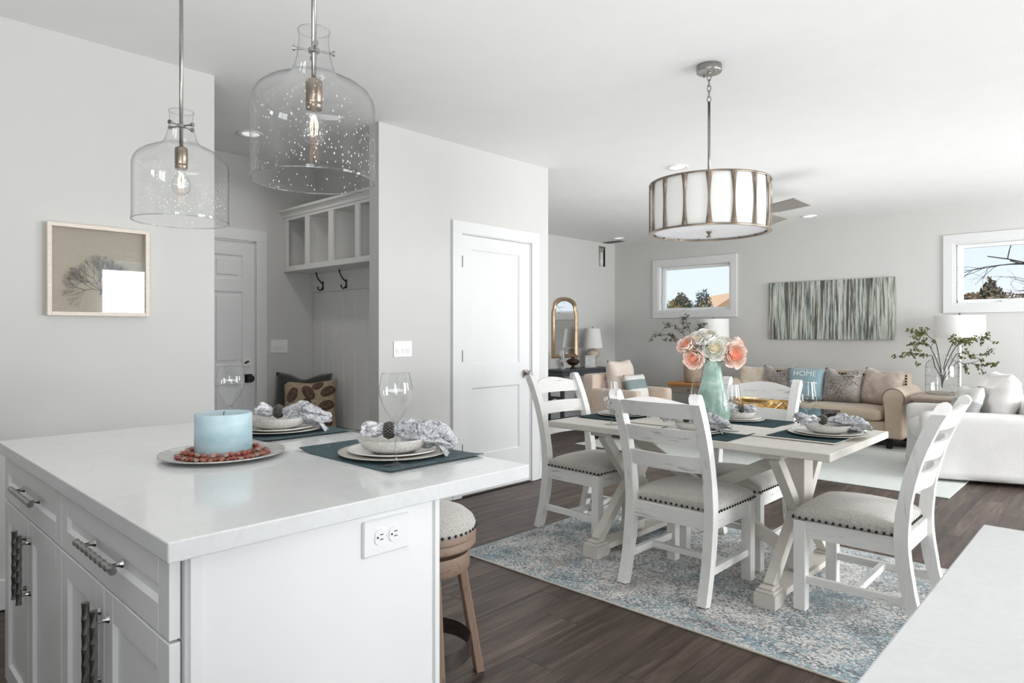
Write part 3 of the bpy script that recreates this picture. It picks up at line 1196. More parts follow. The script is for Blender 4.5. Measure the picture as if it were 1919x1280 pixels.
# second counter, lower right, near the camera
t = thing('kitchen_counter', 'white quartz counter cutting across the lower right corner of the photo', 'countertop', (.4, .95, 0))
bm = B()
box(bm, -.614, .7, -.75, .587, .876, .914, .003, 2)
obj('counter_slab', bm, M['quartz'], t)
bm = B()
box(bm, -.59, .68, -.73, .30, .10, .876)
box(bm, -.55, .66, -.70, .27, 0, .10)
obj('cabinet_base', bm, M['cab'], t)

# ------------------------------------------------------------------ bar stool
def oak(name, ax):
    return wood(name, (150, 126, 108), (96, 78, 66), ax, .75, .55, 2.0, 1.2)


M['oz'], M['ox'] = oak('weathered_oak_z', 2), oak('weathered_oak_x', 0)
t = thing('bar_stool', 'round swivel counter stool with linen seat and nailheads behind the island', 'stool', (-1.905, 1.535, 0), 20)
R = .195
bm = B()
lathe(bm, [(0, .655), (.06, .653), (.11, .645), (.155, .628), (.183, .605), (.192, .585), (.190, .566), (0, .566)], 40, cap=False)
obj('seat_cushion', bm, M['linen'], t, smooth=True)
bm = B()
for k in range(46):
    a = 2 * pi * k / 46
    ball(bm, (.191 * cos(a), .191 * sin(a), .574), .006, 6, 4)
obj('nailhead_trim', bm, M['darkmetal'], t, smooth=True, kind='stuff')
bm = B()
lathe(bm, [(0, .566), (.190, .566), (.193, .560), (.193, .545), (.189, .541), (.192, .537), (.192, .515), (.186, .508), (0, .508)], 40, cap=False)
obj('seat_ring', bm, M['ox'], t, angle=40)
bm = B()
cyl(bm, (0, 0, .488), (0, 0, .508), .12, seg=24)
obj('swivel_plate', bm, M['black'], t)
bm = B()
lathe(bm, [(.12, .488), (.168, .488), (.170, .482), (.170, .43), (.166, .425), (.12, .425)], 40, cap=False)
obj('lower_ring', bm, M['ox'], t, angle=40)
for k in range(4):
    a = pi / 4 + k * pi / 2
    bm = B()
    u = V((cos(a), sin(a), 0))
    beam(bm, u * .135 + V((0, 0, .46)), u * .215, .048, .030, u, .003)
    for v in bm.verts: v.co.z = max(v.co.z, 0)
    obj('leg', bm, M['oz'], t)
bm = B()
lathe(bm, [(.170, .105), (.176, .105), (.176, .165), (.170, .165), (.170, .105)], 48, cap=False)
obj('foot_ring', bm, simple('bronzed_steel_band', (92, 84, 78), .4, .75, var=.25, scale=30), t, angle=40)
# ------------------------------------------------------------------ pendants over the island
filament = newmat('lit_filament')[0]
_b = filament.node_tree.nodes['Principled BSDF']
_b.inputs['Emission Color'].default_value = (1, .50, .18, 1)
_b.inputs['Emission Strength'].default_value = 6


def make_pendant(label, loc):
    t = thing('glass_pendant', label, 'pendant lamp', loc, 0, 'glass pendants over the island')
    # local z=0 at the rim of the glass
    bm = B()
    R = .156
    prof = [(R, 0), (R + .001, .004), (R, .02), (R, .10), (R, .195), (R - .004, .213), (R - .014, .230), (R - .034, .246), (R - .062, .260), (.070, .271), (.058, .281), (.049, .300), (.043, .325), (.039, .350), (.038, .372), (.040, .392)]
    lathe(bm, prof, 56, cap=False)
    g = obj('glass_shade', bm, M['seeded'], t, smooth=True)
    for (r, z, w) in ((R, .001, .0022), (.040, .392, .0016)):
        bm = B()
        tube(bm, [(r * cos(2 * pi * k / 56), r * sin(2 * pi * k / 56), z) for k in range(56)], w, 6, closed=True)
        obj('glass_rim', bm, M['rim'], g, smooth=True)
    bm = B()
    cyl(bm, (0, 0, .262), (0, 0, CEIL - loc[2] - .02), .0065, seg=12)
    obj('hanging_rod', bm, M['nickel'], t, smooth=True)
    bm = B()
    lathe(bm, [(0, CEIL - loc[2] - .03), (.02, CEIL - loc[2] - .03), (.062, CEIL - loc[2] - .022), (.065, CEIL - loc[2] - .001), (0, CEIL - loc[2] - .001)], 32, cap=False)
    obj('ceiling_canopy', bm, M['nickel'], t, angle=40)
    bm = B()
    lathe(bm, [(0, .268), (.010, .268), (.020, .262), (.0215, .255), (.0215, .205), (.020, .203), (.0215, .200), (.0215, .196), (.020, .193), (.0205, .188), (0, .188)], 24, cap=False)
    obj('bulb_socket', bm, M['bronze'], t, angle=40)
    bm = B()
    lathe(bm, [(.013, .19), (.0135, .178), (.018, .165), (.026, .15), (.0305, .135), (.030, .12), (.024, .106), (.012, .097), (0, .095)], 24, cap=False)
    bu = obj('light_bulb', bm, M['glass'], t, smooth=True)
    bm = B()
    for k in range(6):
        a = 2 * pi * k / 6
        c = .010
        tube(bm, [(.004 * cos(a), .004 * sin(a), .172), (c * cos(a + .2), c * sin(a + .2), .15), (.008 * cos(a + .5), .008 * sin(a + .5), .122)], .0009, 5)
    obj('lamp_filament', bm, filament, bu)
    bm = B()
    lathe(bm, [(.0065, .334), (.014, .336), (.014, .346), (.0065, .348)], 20, cap=False)
    hub = obj('shade_holder', bm, M['nickel'], t, angle=40)
    for k in range(4):
        a = rad(25) + k * pi / 2
        u = V((cos(a), sin(a), 0))
        z = V((0, 0, .341))
        bm = B()
        tube(bm, [u * .012 + z, u * .041 + z, u * .0415 + z, u * .047 + z, u * .0475 + z, u * .053 + z], [.0026, .0026, .004, .004, .0075, .0075], 10)
        obj('thumbscrew', bm, M['nickel'], hub, angle=40)
    return t


M['rim'] = thin_glass('glass_rim', (.86, .88, .88), (.6, .64, .65), spec=2.5)
pA = make_pendant('clear seeded glass pendant hanging lower left, in front of the picture wall', (-2.464, .89, 1.674))
dup(pA, (-1.555, .89, 1.674), 40, 'clear seeded glass pendant, larger in view, in front of mudroom cubbies')

# ------------------------------------------------------------------ drum chandelier
CX, CY = -1.70, 3.36
t = thing('drum_chandelier', 'round drum chandelier with white shade and metal ribs over dining table', 'chandelier', (CX, CY, 0))
zb, zt, R = 1.824, 2.10, .322
bm = B()
lathe(bm, [(R - .012, zb + .008), (R - .012, zt - .008)], 64, cap=False)
obj('drum_shade', bm, M['shade'], t, smooth=True)
bm = B()
lathe(bm, [(0, zb + .012), (R - .014, zb + .012), (R - .014, zb + .016), (0, zb + .016)], 64, cap=False)
obj('bottom_diffuser', bm, simple('frosted_diffuser', (232, 233, 236), .6, var=.01), t)
for (nm, z) in (('bottom_ring', zb), ('top_ring', zt - .008)):
    bm = B()
    lathe(bm, [(R - .022, z), (R, z), (R + .001, z + .004), (R, z + .008), (R - .022, z + .008), (R - .022, z)], 64, cap=False)
    obj(nm, bm, M['bronze'], t, angle=40)
vd = math.atan2(-CY, -CX)
for k in range(16):
    a = vd + 2 * pi * k / 16
    u, w = V((cos(a), sin(a), 0)), V((-sin(a), cos(a), 0))
    bm = B()
    n = 13
    rings = []
    for i in range(n):
        s = i / (n - 1)
        hw = .0055 + .0115 * abs(2 * s - 1) ** 1.7
        z = zb + .006 + (zt - zb - .012) * s
        c = u * (R - .003) + V((0, 0, z))
        rings.append([bm.verts.new(c - w * hw - u * .004), bm.verts.new(c - w * hw * .5 + u * .004), bm.verts.new(c + w * hw * .5 + u * .004), bm.verts.new(c + w * hw - u * .004)])
    for p, q in zip(rings, rings[1:]):
        for j in range(4): bm.faces.new((p[j], p[(j + 1) % 4], q[(j + 1) % 4], q[j]))
    bm.faces.new(rings[0][::-1]); bm.faces.new(rings[-1])
    obj('shade_rib', bm, M['bronze'], t, angle=50)
for k in range(16):
    a = vd + 2 * pi * (k + .5) / 16
    bm = B()
    box(bm, -.006, .006, -.002, .002, zb + .002, zb + .011, 0, 1, Matrix.Translation(((R - .026) * cos(a), (R - .026) * sin(a), 0)) @ Matrix.Rotation(a + pi / 2, 4, 'Z'))
    obj('diffuser_clip', bm, M['bronze'], t)
bm = B()
lathe(bm, [(0, zb - .022), (.014, zb - .022), (.016, zb - .016), (.008, zb - .012), (.007, zb - .002), (.015, zb + .002), (.015, zb + .012), (0, zb + .012)], 20, cap=False)
obj('bottom_finial', bm, M['bronze'], t, angle=40)
bm = B()
cyl(bm, (0, 0, 2.0), (0, 0, 2.545), .0075, seg=12)
obj('hanging_rod', bm, M['nickel'], t, smooth=True)
bm = B()
for k in range(4):
    a = k * pi / 2 + .4
    beam(bm, (0, 0, zt - .02), ((R - .013) * cos(a), (R - .013) * sin(a), zt - .012), .006, .006)
obj('shade_spider', bm, M['nickel'], t)


def link(bm, c, rx, rz, w, ang):
    pts = []
    for k in range(16):
        a = 2 * pi * k / 16
        x = rx * cos(a)
        pts.append((c[0] + x * cos(ang), c[1] + x * sin(ang), c[2] + rz * sin(a)))
    tube(bm, pts, w, 6, closed=True)


for k, z in enumerate((2.558, 2.588, 2.618, 2.648, 2.678)):
    bm = B()
    link(bm, (0, 0, z), .010, .021, .0027, .7 + k * pi / 2)
    obj('chain_link', bm, M['nickel'], t, smooth=True)
bm = B()
lathe(bm, [(0, 2.698), (.008, 2.698), (.010, 2.705), (.066, 2.706), (.068, 2.710), (.068, 2.738), (.066, CEIL - .0005), (0, CEIL - .0005)], 40, cap=False)
can = obj('ceiling_canopy', bm, M['nickel'], t, angle=40)
for s in (-1, 1):
    bm = B()
    cyl(bm, (s * .036, -s * .012, 2.690), (s * .036, -s * .012, 2.707), .005, seg=10)
    obj('canopy_screw', bm, M['nickel'], can)

# ------------------------------------------------------------------ ceiling fan in the living room
FX, FY = -2.80, 6.40
t = thing('ceiling_fan', 'grey three-bladed ceiling fan half hidden behind the drum chandelier', 'fan', (FX, FY, 0))
bm = B()
lathe(bm, [(0, CEIL - .001), (.07, CEIL - .001), (.065, CEIL - .03), (.02, CEIL - .05), (.014, CEIL - .06), (.014, 2.56), (.0, 2.56)], 28, cap=False)
obj('fan_downrod', bm, M['nickel'], t, angle=40)
bm = B()
lathe(bm, [(0, 2.57), (.06, 2.57), (.10, 2.55), (.11, 2.50), (.105, 2.46), (.085, 2.42), (.04, 2.405), (0, 2.402)], 32, cap=False)
obj('fan_motor', bm, M['nickel'], t, angle=40)
fanm = simple('grey_fan_blade', (140, 136, 130), .5, var=.1, scale=6, sc=(1, 10, 1))
for k, a in enumerate((-24, 88, 205)):
    bm = B()
    poly = [(.12, -.05), (.30, -.085), (.66, -.10), (.66, .10), (.30, .085), (.12, .05)]
    prism(bm, poly, lambda u, v, q: V((u, v, 2.462 + q - v * .24)), 0, .008)
    obj('fan_blade', bm, fanm, t, rot=(0, 0, rad(a)))

# ------------------------------------------------------------------ dining rug
def rug_mat():
    m, nt, b = newmat('distressed_blue_rug')
    vec = coord(nt)
    big = noise(nt, coord(nt, (1, 1.3, 1)), 2.6, 4, .6, .6)
    mid = noise(nt, vec, 9, 5, .65, .4)
    fine = noise(nt, coord(nt, (1, 1.5, 1)), 66, 3, .7)
    fine2 = noise(nt, coord(nt, (1, 1.4, 1), loc=(3, 7, 0)), 72, 3, .7)
    cream = srgb(222, 216, 210)
    blue = srgb(118, 150, 163)
    teal = srgb(122, 144, 150)
    dark = srgb(76, 82, 90)
    mauve = srgb(190, 178, 172)
    sep = N(nt, 'SeparateXYZ')
    nt.links.new(vec, sep.inputs[0])

    def edge(sock, lo, hi, w):
        s = N(nt, 'Math', _operation='ABSOLUTE')
        nt.links.new(sock, s.inputs[0])
        mr = N(nt, 'MapRange')
        mr.inputs['From Min'].default_value = lo
        mr.inputs['From Max'].default_value = hi
        nt.links.new(s.outputs[0], mr.inputs['Value'])
        return s.outputs[0], mr.outputs[0]
    ax, bx_ = edge(sep.outputs['X'], 1.0, 1.15, 0)
    ay, by_ = edge(sep.outputs['Y'], .645, .795, 0)
    mxm = N(nt, 'Math', _operation='MAXIMUM')
    nt.links.new(bx_, mxm.inputs[0])
    nt.links.new(by_, mxm.inputs[1])
    e = mxm.outputs[0]

    def addf(a, b_, wa=1.0, wb=1.0, off=0.0):
        q = N(nt, 'Math', _operation='MULTIPLY_ADD')
        nt.links.new(a, q.inputs[0]); q.inputs[1].default_value = wa
        r_ = N(nt, 'Math', _operation='MULTIPLY_ADD')
        nt.links.new(b_, r_.inputs[0]); r_.inputs[1].default_value = wb
        r_.inputs[2].default_value = off
        nt.links.new(r_.outputs[0], q.inputs[2])
        return q.outputs[0]
    # blue mottling, dark mottling as thresholded mix of large and fine noise
    mb = ramp(nt, addf(big, fine, .8, 1.3, -.57), [(.49, (0, 0, 0, 1)), (.56, (.95, .95, .95, 1))])
    md = ramp(nt, addf(mid, fine2, .55, 1.5, -.53), [(.53, (0, 0, 0, 1)), (.57, (.9, .9, .9, 1))])
    mm = ramp(nt, noise(nt, coord(nt, loc=(9, 2, 0)), 4, 3), [(.52, (0, 0, 0, 1)), (.66, (1, 1, 1, 1))])
    base = mixc(nt, mm, cream, mauve)
    bl = mixc(nt, ramp(nt, mid, [(.4, (0, 0, 0, 1)), (.6, (1, 1, 1, 1))]), blue, teal)
    c = mixc(nt, mb, base, bl)
    c = mixc(nt, md, c, dark)
    # border lines in blue
    bl1 = ramp(nt, addf(e, fine, 1.0, .10, -.05), [(.0, (0, 0, 0, 1)), (.04, (1, 1, 1, 1)), (.22, (1, 1, 1, 1)), (.28, (0, 0, 0, 1)), (.72, (0, 0, 0, 1)), (.80, (1, 1, 1, 1)), (.97, (1, 1, 1, 1)), (1.0, (0, 0, 0, 1))])
    wear = ramp(nt, addf(mid, fine, .6, 1.1, -.36), [(.44, (.05, .05, .05, 1)), (.56, (.9, .9, .9, 1))])
    bsel = mixc(nt, 1.0, bl1, wear, 'MULTIPLY')
    c = mixc(nt, bsel, c, mixc(nt, ramp(nt, fine2, [(.45, (0, 0, 0, 1)), (.6, (1, 1, 1, 1))]), srgb(108, 146, 160), srgb(184, 192, 194)))
    nt.links.new(c, b.inputs['Base Color'])
    b.inputs['Roughness'].default_value = .95
    b.inputs['Specular IOR Level'].default_value = .1
    b.inputs['Sheen Weight'].default_value = .2
    bump(nt, b, noise(nt, vec, 260, 2), .5, .004)
    return m


t = thing('dining_rug', 'distressed blue and cream rug under the dining table', 'rug', (-1.685, 3.38, 0))
bm = B()
box(bm, -1.15, 1.15, -.798, .798, .001, .010, .003, 2)
obj('rug_pile', bm, rug_mat(), t)
bm = B()
z = .0055
tube(bm, [(-1.153, -.801, z), (1.153, -.801, z), (1.153, .801, z), (-1.153, .801, z)], .0055, 6, closed=True)
obj('rug_binding', bm, simple('cream_binding', (216, 210, 200), .9, var=.1, scale=80), t)

# living-room rug
def rug2_mat():
    m, nt, b = newmat('pale_sage_rug')
    f = noise(nt, coord(nt, (1, 7, 1)), 12, 4)
    g = noise(nt, coord(nt, (6, 60, 1)), 20, 2)
    c = ramp(nt, f, [(.3, srgb(210, 214, 209)), (.7, srgb(226, 229, 225))])
    c = mixc(nt, .35, c, ramp(nt, g, [(.35, srgb(190, 198, 194)), (.65, srgb(236, 237, 232))]))
    nt.links.new(c, b.inputs['Base Color'])
    b.inputs['Roughness'].default_value = .95
    b.inputs['Specular IOR Level'].default_value = .1
    bump(nt, b, g, .4, .004)
    return m


bm = B()
box(bm, -4.69, -1.05, 6.0, 8.30, .001, .010, .003)
tagprops(obj('living_room_rug', bm, rug2_mat()), 'pale sage flatweave rug under sofa and armchairs in the living room', 'rug')

# ------------------------------------------------------------------ dining table
DX, DY = -1.743, 3.44
RZ = .011     # things on the dining rug stand on its pile
t = thing('dining_table', 'whitewashed farmhouse trestle dining table set for four on blue rug', 'table', (DX, DY, 0))
bm = B()
box(bm, -.79, .79, -.457, .457, .724, .76, .003)
top = obj('tabletop', bm, M['tx'], t)
for k, y in enumerate((-.229, 0, .229)):
    pass
for sx in (-1, 1):
    x = sx * .497
    bm = B()
    prism(bm, [(-.44, RZ), (-.33, RZ), (-.31, .045), (.31, .045), (.33, RZ), (.44, RZ), (.44, .075), (-.44, .075)], lambda u, v, q: V((q, u, v)), x - .05, x + .05)
    obj('trestle_foot', bm, M['ty'], t)
    for s in (-1, 1):
        bm = B()
        a, b_ = sorted((s * .33, s * .435))
        box(bm, x - .045, x + .045, a, b_, .075, .09, .003)
        a, b_ = sorted((s * .34, s * .425))
        box(bm, x - .035, x + .035, a, b_, .09, .105, .004)
        obj('foot_cap', bm, M['ty'], t)
    bm = B()
    box(bm, x - .045, x + .045, -.06, .06, .09, .70, .002)
    obj('trestle_post', bm, M['tz'], t)
    bm = B()
    box(bm, x - .05, x + .05, -.37, .37, .69, .724, .002)
    obj('top_cleat', bm, M['ty'], t)
    for s in (-1, 1):
        bm = B()
        beam(bm, (x, s * .375, .095), (x, s * .03, .41), .055, .05, (1, 0, 0), .002)
        obj('lower_brace', bm, M['tz'], t)
        bm = B()
        beam(bm, (x, s * .03, .37), (x, s * .31, .69), .055, .05, (1, 0, 0), .002)
        obj('upper_brace', bm, M['tz'], t)
for s in (-1, 1):
    bm = B()
    beam(bm, (s * .455, -.055 - .004 * s, .655), (-s * .455, -.055 - .004 * s, .175), .04 if s > 0 else .036, .062, (0, 0, 1), .002)
    obj('cross_stretcher', bm, M['tx'], t)
bm = B()
box(bm, -.02, .02, -.012, .012, .672, .724, .002)
box(bm, .30, .325, -.2, -.175, .690, .724, .002)
obj('leaf_latch', bm, M['black'], t)


# ------------------------------------------------------------------ ladder-back dining chairs
def smooth_path(pts, n):
    """Catmull-Rom through 2D points"""
    P = [pts[0]] + list(pts) + [pts[-1]]
    out = []
    segs = len(pts) - 1
    for i in range(segs):
        p0, p1, p2, p3 = P[i], P[i + 1], P[i + 2], P[i + 3]
        for k in range(n):
            u = k / n
            out.append(tuple(.5 * (2 * p1[j] + (p2[j] - p0[j]) * u + (2 * p0[j] - 5 * p1[j] + 4 * p2[j] - p3[j]) * u * u + (3 * p1[j] - p0[j] - 3 * p2[j] + p3[j]) * u ** 3) for j in range(len(p1))))
    out.append(tuple(pts[-1]))
    return out


REAR = smooth_path([(-.282, 0), (-.248, .11), (-.215, .27), (-.203, .43), (-.222, .60), (-.262, .76), (-.318, .90), (-.352, .965)], 4)


def rear_y(z):
    for (a, za), (b, zb_) in zip(REAR, REAR[1:]):
        if za <= z <= zb_: return a + (b - a) * (z - za) / (zb_ - za)
    return REAR[-1][0]


def make_chair(label, loc, rotz):
    t = thing('dining_chair', label, 'chair', loc, rotz, 'ladder-back chairs round the dining table')
    for s in (-1, 1):
        bm = B()
        x0, x1 = sorted((s * .195, s * .242))
        hd = .024
        poly_f, poly_b = [], []
        for i, (y, z) in enumerate(REAR):
            a = REAR[min(i + 1, len(REAR) - 1)]
            p = REAR[max(i - 1, 0)]
            d = V((a[0] - p[0], a[1] - p[1])).normalized()
            n_ = V((d.y, -d.x))
            w = hd * (1.12 if .2 < z < .55 else 1.0)
            poly_f.append((y + n_.x * w, max(z + n_.y * w, 0)))
            poly_b.append((y - n_.x * w, max(z - n_.y * w, 0)))
        # rounded scroll at the top
        cy, cz = REAR[-1]
        d = V((REAR[-1][0] - REAR[-2][0], REAR[-1][1] - REAR[-2][1])).normalized()
        n_ = V((d.y, -d.x))
        cap = []
        for k in range(1, 8):
            a = pi * k / 8
            q = V((cy, cz)) + n_ * hd * cos(a) + d * hd * 1.05 * sin(a)
            cap.append((q.x, q.y))
        prism(bm, poly_f + cap + poly_b[::-1], lambda u, v, q: V((q, u, v)), x0, x1)
        obj('rear_leg', bm, M['wz'], t)
        bm = B()
        a, b_ = sorted((s * .19, s * .242))
        box(bm, a, b_, .182, .234, 0, .41, .002)
        obj('front_leg', bm, M['wz'], t)
        bm = B()
        a, b_ = sorted((s * .200, s * .226))
        box(bm, a, b_, -.195, .185, .335, .412, .001)
        obj('side_apron', bm, M['wy'], t)
        bm = B()
        a, b_ = sorted((s * .203, s * .228))
        box(bm, a, b_, -.235, .185, .125, .16, .001)
        obj('side_stretcher', bm, M['wy'], t)
    bm = B()
    box(bm, -.19, .19, .196, .222, .335, .412, .001)
    obj('front_apron', bm, M['wx'], t)
    bm = B()
    box(bm, -.195, .195, -.212, -.186, .335, .412, .001)
    obj('rear_apron', bm, M['wx'], t)
    bm = B()
    box(bm, -.204, .204, -.035, -.008, .128, .158, .001)
    obj('cross_stretcher', bm, M['wx'], t)
    # upholstered seat
    bm = B()
    rr = rbox(bm, -.240, .240, -.19, .240, .412, .452, .018, 0, 9)
    for v in bm.verts:
        if v.co.z > .43:
            wx, wy = 1 - (v.co.x / .241) ** 2, 1 - ((v.co.y - .025) / .216) ** 2
            v.co.z += .05 * max(wx, 0) ** .5 * max(wy, 0) ** .5
        if v.co.y < -.12:
            v.co.x *= 1 - .55 * max(0, (-.12 - v.co.y)) 
    se = obj('seat_cushion', bm, M['linen'], t, smooth=True)
    bm = B()
    pts = []
    n = 15
    for k in range(n): pts.append((-.241, -.17 + .405 * k / (n - 1)))
    for k in range(1, 17): pts.append((-.241 + .482 * k / 17, .241))
    for k in range(n): pts.append((.241, .235 - .405 * k / (n - 1)))
    for k in range(1, 14): pts.append((.205 - .41 * k / 14, -.191))
    for x, y in pts: ball(bm, (x, y, .424), .0066, 8, 5)
    obj('nailhead_trim', bm, M['darknail'], se, smooth=True, kind='stuff')
    # curved slats
    for k, (z0, z1, arch) in enumerate(((.868, .935, .032), (.735, .812, 0), (.605, .682, 0))):
        bm = B()
        nu, nv = 17, 5
        yc0 = rear_y((z0 + z1) / 2)

        def sl(side):
            def f(u, v):
                x = -.206 + .412 * u
                z = z0 + (z1 - z0) * v + (arch * v * sin(pi * u) ** 1.3)
                bow = .034 * (1 - (2 * u - 1) ** 2)
                return V((x, rear_y(min(z, .96)) - bow + side * .0085, z))
            return f
        ga = surf(bm, sl(-1), nu, nv)
        gb = surf(bm, sl(1), nu, nv)
        for i in range(nu - 1):
            bm.faces.new((ga[i][0], ga[i + 1][0], gb[i + 1][0], gb[i][0]))
            bm.faces.new((ga[i][-1], gb[i][-1], gb[i + 1][-1], ga[i + 1][-1]))
        for j in range(nv - 1):
            bm.faces.new((ga[0][j], gb[0][j], gb[0][j + 1], ga[0][j + 1]))
            bm.faces.new((ga[-1][j], ga[-1][j + 1], gb[-1][j + 1], gb[-1][j]))
        obj('back_slat', bm, M['wx'], t, angle=40)
    return t


M['darknail'] = simple('dark_nailheads', (46, 42, 38), .35, .7, var=.1)
ch = make_chair('whitewashed ladder-back dining chair in front, its back towards the camera', (-1.674, 3.10, RZ), 0)
dup(ch, (-.915, 3.335, RZ), 90, 'whitewashed ladder-back dining chair at right end of table by the counter')
dup(ch, (-2.555, 3.46, RZ), -93, 'whitewashed ladder-back dining chair at left end of table near pantry door')
dup(ch, (-1.69, 3.672, RZ), 180, 'whitewashed ladder-back dining chair on the far side of table, facing camera')
# ------------------------------------------------------------------ tableware
M['charger'] = simple('champagne_charger_glaze', (206, 200, 190), .25, .25, var=.05, scale=30)
M['china'] = simple('cream_white_china', (232, 230, 225), .18, var=.015, spec=.6)
M['stoneware'] = simple('grey_speckled_stoneware', (202, 199, 193), .35, var=.16, scale=130)
M['beads'] = simple('dark_silver_beads', (98, 95, 90), .3, .8, var=.35, scale=160)
M['darkrim'] = simple('dark_plate_foot', (60, 58, 55), .5)


def napkin_mat():
    m, nt, b = newmat('paisley_napkin')
    vec = coord(nt)
    n1 = noise(nt, vec, 15, 3, .6, 3.2)
    lines = ramp(nt, n1, [(.40, (.2, .2, .2, 1)), (.44, (1, 1, 1, 1)), (.475, (.0, .0, .0, 1)), (.50, (1, 1, 1, 1)), (.54, (.05, .05, .05, 1)), (.57, (1, 1, 1, 1)), (.62, (.1, .1, .1, 1)), (.66, (1, 1, 1, 1))])
    vo = N(nt, 'TexVoronoi', Scale=70)
    nt.links.new(vec, vo.inputs['Vector'])
    dots = ramp(nt, vo.outputs['Distance'], [(.25, (.25, .25, .25, 1)), (.40, (1, 1, 1, 1))])
    sel = ramp(nt, noise(nt, vec, 18, 2), [(.36, (0, 0, 0, 1)), (.42, (1, 1, 1, 1))])
    pat = mixc(nt, sel, dots, lines)
    c = mixc(nt, pat, srgb(72, 74, 92), srgb(240, 240, 241))
    nt.links.new(c, b.inputs['Base Color'])
    b.inputs['Roughness'].default_value = .85
    b.inputs['Specular IOR Level'].default_value = .2
    return m


M['napkin'] = napkin_mat()


def napkin_mesh(seed, tail=.19, flat=.8, bow=False):
    rn = random.Random(seed)
    bm = B()
    st = [(-.088, .004), (-.082, .016), (-.062, .027), (-.035, .027), (-.014, .017), (0, .012), (.016, .017), (.05, .032), (.09, .041), (.13, .040), (.165, .030), (tail, .012)]
    if bow: st = [(-.125, .030), (-.115, .040), (-.08, .036), (-.045, .026), (-.016, .016), (0, .012), (.016, .016), (.05, .034), (.09, .050), (.13, .058), (.165, .052), (tail, .030)]
    path = smooth_path(st, 6)
    p1, p2, p3 = rn.uniform(0, 6), rn.uniform(0, 6), rn.uniform(0, 6)
    nv = 64
    rings = []
    for x, r in path:
        ring = []
        for k in range(nv):
            a = 2 * pi * k / nv
            grow = min(1, abs(x) / .05)
            f = 1 + grow * ((.30 if bow else .17) * sin((7 if bow else 5) * a + p1 + 9 * x) + .12 * sin(9 * a + p2 - 22 * x) + .06 * sin(15 * a + p3 + 30 * x))
            jag = (.03 if bow else .016) * max(0, abs(x) - .09) / .09 * sin(5 * a + p2) if abs(x) > .09 else 0
            z = r * f * sin(a) * flat
            y = r * f * cos(a) * (1.0 + 6 * max(0, x - .05) * .6)
            drop = -1.6 * max(0, x - .10) ** 2 * 2.2
            q = V((x + jag, y, z + drop))
            q += mnoise.noise_vector(V((x * 26 + seed, y * 30, z * 30))) * .011 * grow + mnoise.noise_vector(V((x * 60, y * 64 + seed, z * 64))) * .004 * grow
            ring.append(bm.verts.new(q))
        rings.append(ring)
    for a, b_ in zip(rings, rings[1:]):
        for k in range(nv): bm.faces.new((a[k], a[(k + 1) % nv], b_[(k + 1) % nv], b_[k]))
    bm.faces.new(rings[0][::-1])
    bm.faces.new(rings[-1])
    # loose hem corner falling at the tail
    def flap(u, v):
        x = .10 + .085 * u
        y = -.035 + .06 * v - .02 * u
        z = -.012 - .05 * u * u + .010 * sin(9 * v + 4 * u)
        return V((x, y, z))
    g1 = surf(bm, flap, 8, 8)
    return mesh_of('napkin', bm, M['napkin'], smooth=True)


NAP = [napkin_mesh(3), napkin_mesh(8, .18, .75), napkin_mesh(15, .2, .7), napkin_mesh(19, .19, .5, True)]


def plate_prof(r, h, lip=.004, th=.003, well=.62):
    return [(0, .004), (r * well, .004), (r * (well + .06), .007), (r - lip, h - .001), (r, h), (r, h - th), (r * (well + .05), .002), (r * well * .95, 0), (0, 0)]


RING = None


def ring_mesh():
    bm = B()
    for row in range(5):
        for k in range(14):
            a = 2 * pi * k / 14 + row * .22
            rr = .0235 - .0022 * abs(row - 2)
            ball(bm, ((row - 2) * .0056, rr * cos(a), rr * sin(a) * .95), .0050, 7, 5)
    lathe_pts = []
    tube(bm, [(-.012, 0, 0), (.012, 0, 0)], .0185, 16, caps=False)
    return mesh_of('napkin_ring', bm, M['beads'], smooth=True)


def placemat_mesh(w, d, curl, mat):
    bm = B()
    n = 14

    def f(side):
        def g(u, v):
            x, y = (u - .5) * w, (v - .5) * d
            e = max(0, abs(2 * u - 1) - .62) / .38
            c = curl * e ** 2 * (1 if (u < .5) else .55)
            return V((x, y, .0012 + c + side * .001))
        return g
    a = surf(bm, f(-1), n, n)
    b_ = surf(bm, f(1), n, n)
    for i in range(n - 1):
        bm.faces.new((a[i][0], a[i + 1][0], b_[i + 1][0], b_[i][0]))
        bm.faces.new((a[i][-1], b_[i][-1], b_[i + 1][-1], a[i + 1][-1]))
        bm.faces.new((a[0][i], b_[0][i], b_[0][i + 1], a[0][i + 1]))
        bm.faces.new((a[-1][i], a[-1][i + 1], b_[-1][i + 1], b_[-1][i]))
    return mesh_of('placemat', bm, mat)


def teal_mat():
    m, nt, b = newmat('teal_glitter_weave')
    vec = coord(nt)
    f = noise(nt, vec, 230, 2, .7)
    g = noise(nt, vec, 14, 3)
    c = ramp(nt, f, [(.36, srgb(22, 40, 46)), (.52, srgb(46, 72, 80)), (.64, srgb(80, 116, 122)), (.74, srgb(150, 180, 182))])
    nt.links.new(mixc(nt, .25, c, ramp(nt, g, [(.35, srgb(30, 50, 56)), (.65, srgb(70, 104, 112))])), b.inputs['Base Color'])
    b.inputs['Roughness'].default_value = .55
    bump(nt, b, f, .4, .003)
    return m


M['glitter'] = teal_mat()
RINGM = ring_mesh()
PM_I = placemat_mesh(.47, .34, .010, M['glitter'])
PM_T = placemat_mesh(.46, .33, .002, M['teal'])


